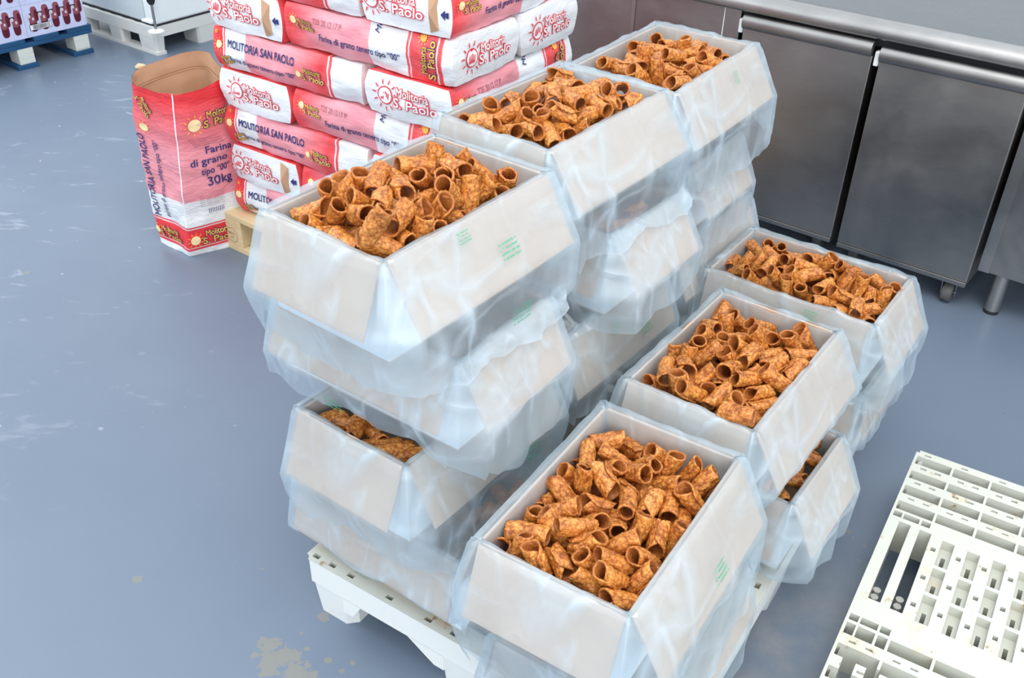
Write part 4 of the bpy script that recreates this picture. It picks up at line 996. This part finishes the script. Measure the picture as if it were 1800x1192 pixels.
# ------------------------------------------------------------ back left corner
# blue pallet with trays of jars
BA = R_(51); B0 = Vector((-2.226, 5.098))                            # right front corner; local x runs to the right end, y backwards
bp = thing('blue_pallet', 'blue painted wooden pallet at the top left carrying cartons of jars', 'pallet', (B0.x-math.cos(BA)*1.2, B0.y-math.sin(BA)*1.2, 0), BA)
mb = MB(); mb.box((0, 0, .100), (1.2, .8, .1215), M['blue']); mb.build('cross_board', bp, bevel=.002)
for i in range(7):
    k = MB(); x = i*.178; k.box((x, -.002, .122), (x+.132, .8, .1435), M['blue']); k.build('top_board', bp, bevel=.002)
for x in (1.13, .83, .53, .23):
    k = MB(); k.box((x-.035, .002, .0222), (x+.045, .10, .0998), M['wood_end']); k.build('block', bp, bevel=.003)
    k = MB(); k.box((x-.055, -.006, 0), (x+.055, .8, .022), M['blue']); k.build('runner', bp, bevel=.002)
M['lilac'] = plain('lilac_card', (.62, .66, .88, 1), .55, 0, 20, .08)
M['jar'] = plain('jar_print_dark', (.11, .006, .022, 1), .35); M['jar2'] = plain('jar_print_light', (.30, .075, .10, 1), .4); M['jar3'] = plain('jar_print_glint', (.70, .62, .68, 1), .4)
M['bar'] = plain('dark_band_print', (.035, .02, .04, 1), .5)
def jar_carton(s0, z, label, code, row):
    w, h = .3165, .156
    t = thing('jar_carton', label, 'carton', (B0.x-math.cos(BA)*(1.2-s0), B0.y-math.sin(BA)*(1.2-s0), z), BA, None)
    mb = MB(); mb.box((.0, .006, 0), (w, .30, h), M['lilac'])
    f = lambda u, v, l: (u, .0055-l, v)
    def quad(a, b, c, d, mat, l=.0004): mb.add([f(*p, l) for p in (a, b, c, d)], [(0, 1, 2, 3)], mat)
    mb.add([f(.03, .100, .0004), f(w-.02, .100, .0004), f(w-.02, .113, .0004), f(.03, .113, .0004)], [(0, 1, 2, 3)], M['bar'])
    for k in range(5):
        x = .034+k*.058
        def rr(cx_, cy_, a, b, mat, l, p=3.2):
            n = 22; P = [(cx_+a*math.copysign(abs(math.cos(q))**(2/p), math.cos(q)), cy_+b*math.copysign(abs(math.sin(q))**(2/p), math.sin(q))) for q in [2*math.pi*i/n for i in range(n)]]
            mb.add([f(*q, l) for q in P], [tuple(range(n))], mat)
        rr(x+.022, .112, .017, .030, M['jar2'], .0008); rr(x+.030, .098, .010, .028, M['jar'], .0009)
        rr(x+.008, .062, .018, .040, M['jar'], .0010); rr(x+.006, .082, .016, .020, M['jar2'], .0014); rr(x+.010, .084, .005, .007, M['jar3'], .0018, 2.5)
        rr(x-.008, .100, .008, .008, M['jar3'], .0016, 4)
    if code:
        quad((.018, .030), (.132, .030), (.132, .058), (.018, .058), M['bar'], .0022); quad((.020, .032), (.130, .032), (.130, .056), (.020, .056), M['white_ink'], .0026)
        r2 = random.Random(3); x = .034
        while x < .122:
            wd = r2.choice((.001, .002, .003)); quad((x, .034), (x+wd, .034), (x+wd, .054), (x, .054), M['bar'], .003); x += wd+r2.choice((.0012, .002))
    mb.build('printed_carton', t); return t
jar_carton(1.2-.332, .144, 'lilac carton of dark jars with a barcode, right end of lower row, top left', True, 0)
jar_carton(1.2-.650, .144, 'lilac carton of dark jars at the far left edge, left of the barcode carton', False, 0)
jar_carton(1.2-.332, .301, 'lilac jar carton on top of the barcode carton', False, 1)
jar_carton(1.2-.650, .301, 'lilac jar carton on the upper row at the far left edge', False, 1)

# machine on a plastic pallet
mp = thing('plastic_pallet', 'dusty grey white plastic pallet under the white machine', 'pallet', (-1.888, 5.047, 0), R_(54))
H = [(.02+i*.1, .08+i*.1, .04+j*.1, .09+j*.1, .03, False) for i in range(10) for j in range(7)]
mb = MB(); deck(mb, 1.0, .8, .145, H, M['pallet_grey']); mb.build('pallet_deck', mp)
mb = MB(); rim(mb, 1.0, .8, .09, .1445, M['pallet_grey']); mb.build('side_apron', mp)
for u0, u1 in ((0, .07), (.27, .42), (.62, .74), (.93, 1.0)):
    for v0, v1 in ((0, .15), (.29, .41), (.58, .80)):
        k = MB(); foot(k, u0+.001, v0+.001, u1-.001, v1-.001, .1, M['pallet_grey'], .006, .012); k.build('foot', mp)
for y in (0.0, .72):
    k = MB(); k.box((.004, .001, .0), (.06, .79, .016), M['pallet_grey']); 
    if y == 0: k.build('runner', mp)
M['enamel'] = plain('white_enamel', (.86, .90, .90, 1), .35, 0, 4, .03); M['enamel_g'] = plain('grey_enamel', (.60, .66, .68, 1), .4, 0, 4, .03)
mc = thing('machine', 'white enamelled bakery machine standing on the dusty plastic pallet', 'machine', (-1.880, 5.075, .146), R_(54))
mb = MB(); mb.box((.0, .0, .0045), (.95, .74, .95), M['enamel']); mb.build('housing', mc, bevel=.012)
k = MB(); k.box((-.006, .075, .018), (-.001, .70, .90), M['enamel_g']); sp_ = k.build('side_panel', mc, bevel=.002); sp_['label'] = 'pale grey side panel with louvres'
for j in range(2):
    for i in range(4):
        k = MB(); y = .14+.085*j+.0*i; k.box((-.011, y, .17+.028*i), (-.0062, y+.055, .182+.028*i), M['enamel']); k.build('louvre', sp_, bevel=.002)
k = MB(); k.box((-.004, -.004, .0), (.94, .73, .0043), M['steel_dark']); k.build('base_gasket', mc)
js = thing('levelling_jack', 'black headed levelling screw at the front corner of the white machine', 'screw', (-1.852, 4.985+.01, .146), R_(54))
k = MB(); k.tube([(.0, .0, .014), (0, 0, .135)], .007, M['steel'], 12); k.build('threaded_rod', js)
k = MB(); k.tube([(0, 0, .135), (0, 0, .150), (0, 0, .168)], [.012, .020, .022], M['steel_dark'], 16); k.tube([(0, 0, .168), (0, 0, .182)], .036, M['steel_dark'], 20); k.build('knob', js)['label'] = 'black knob'
k = MB(); k.tube([(0, 0, .0), (0, 0, .006), (0, 0, .013)], [.040, .040, .014], M['enamel'], 24); k.build('foot_plate', js)
k = MB(); k.box((-.018, .004, .040), (.018, .085, .050), M['enamel']); k.build('bracket', js)
# crumb on the floor
k = MB(); k.tube([(-1.93, 4.83, .012), (-1.915, 4.838, .016), (-1.893, 4.843, .013), (-1.875, 4.85, .008)], [.006, .016, .015, .005], M['wood'], 9)
tag(k.build('crumb'), 'brown crumb on the floor in front of the dusty plastic pallet', 'crumb')
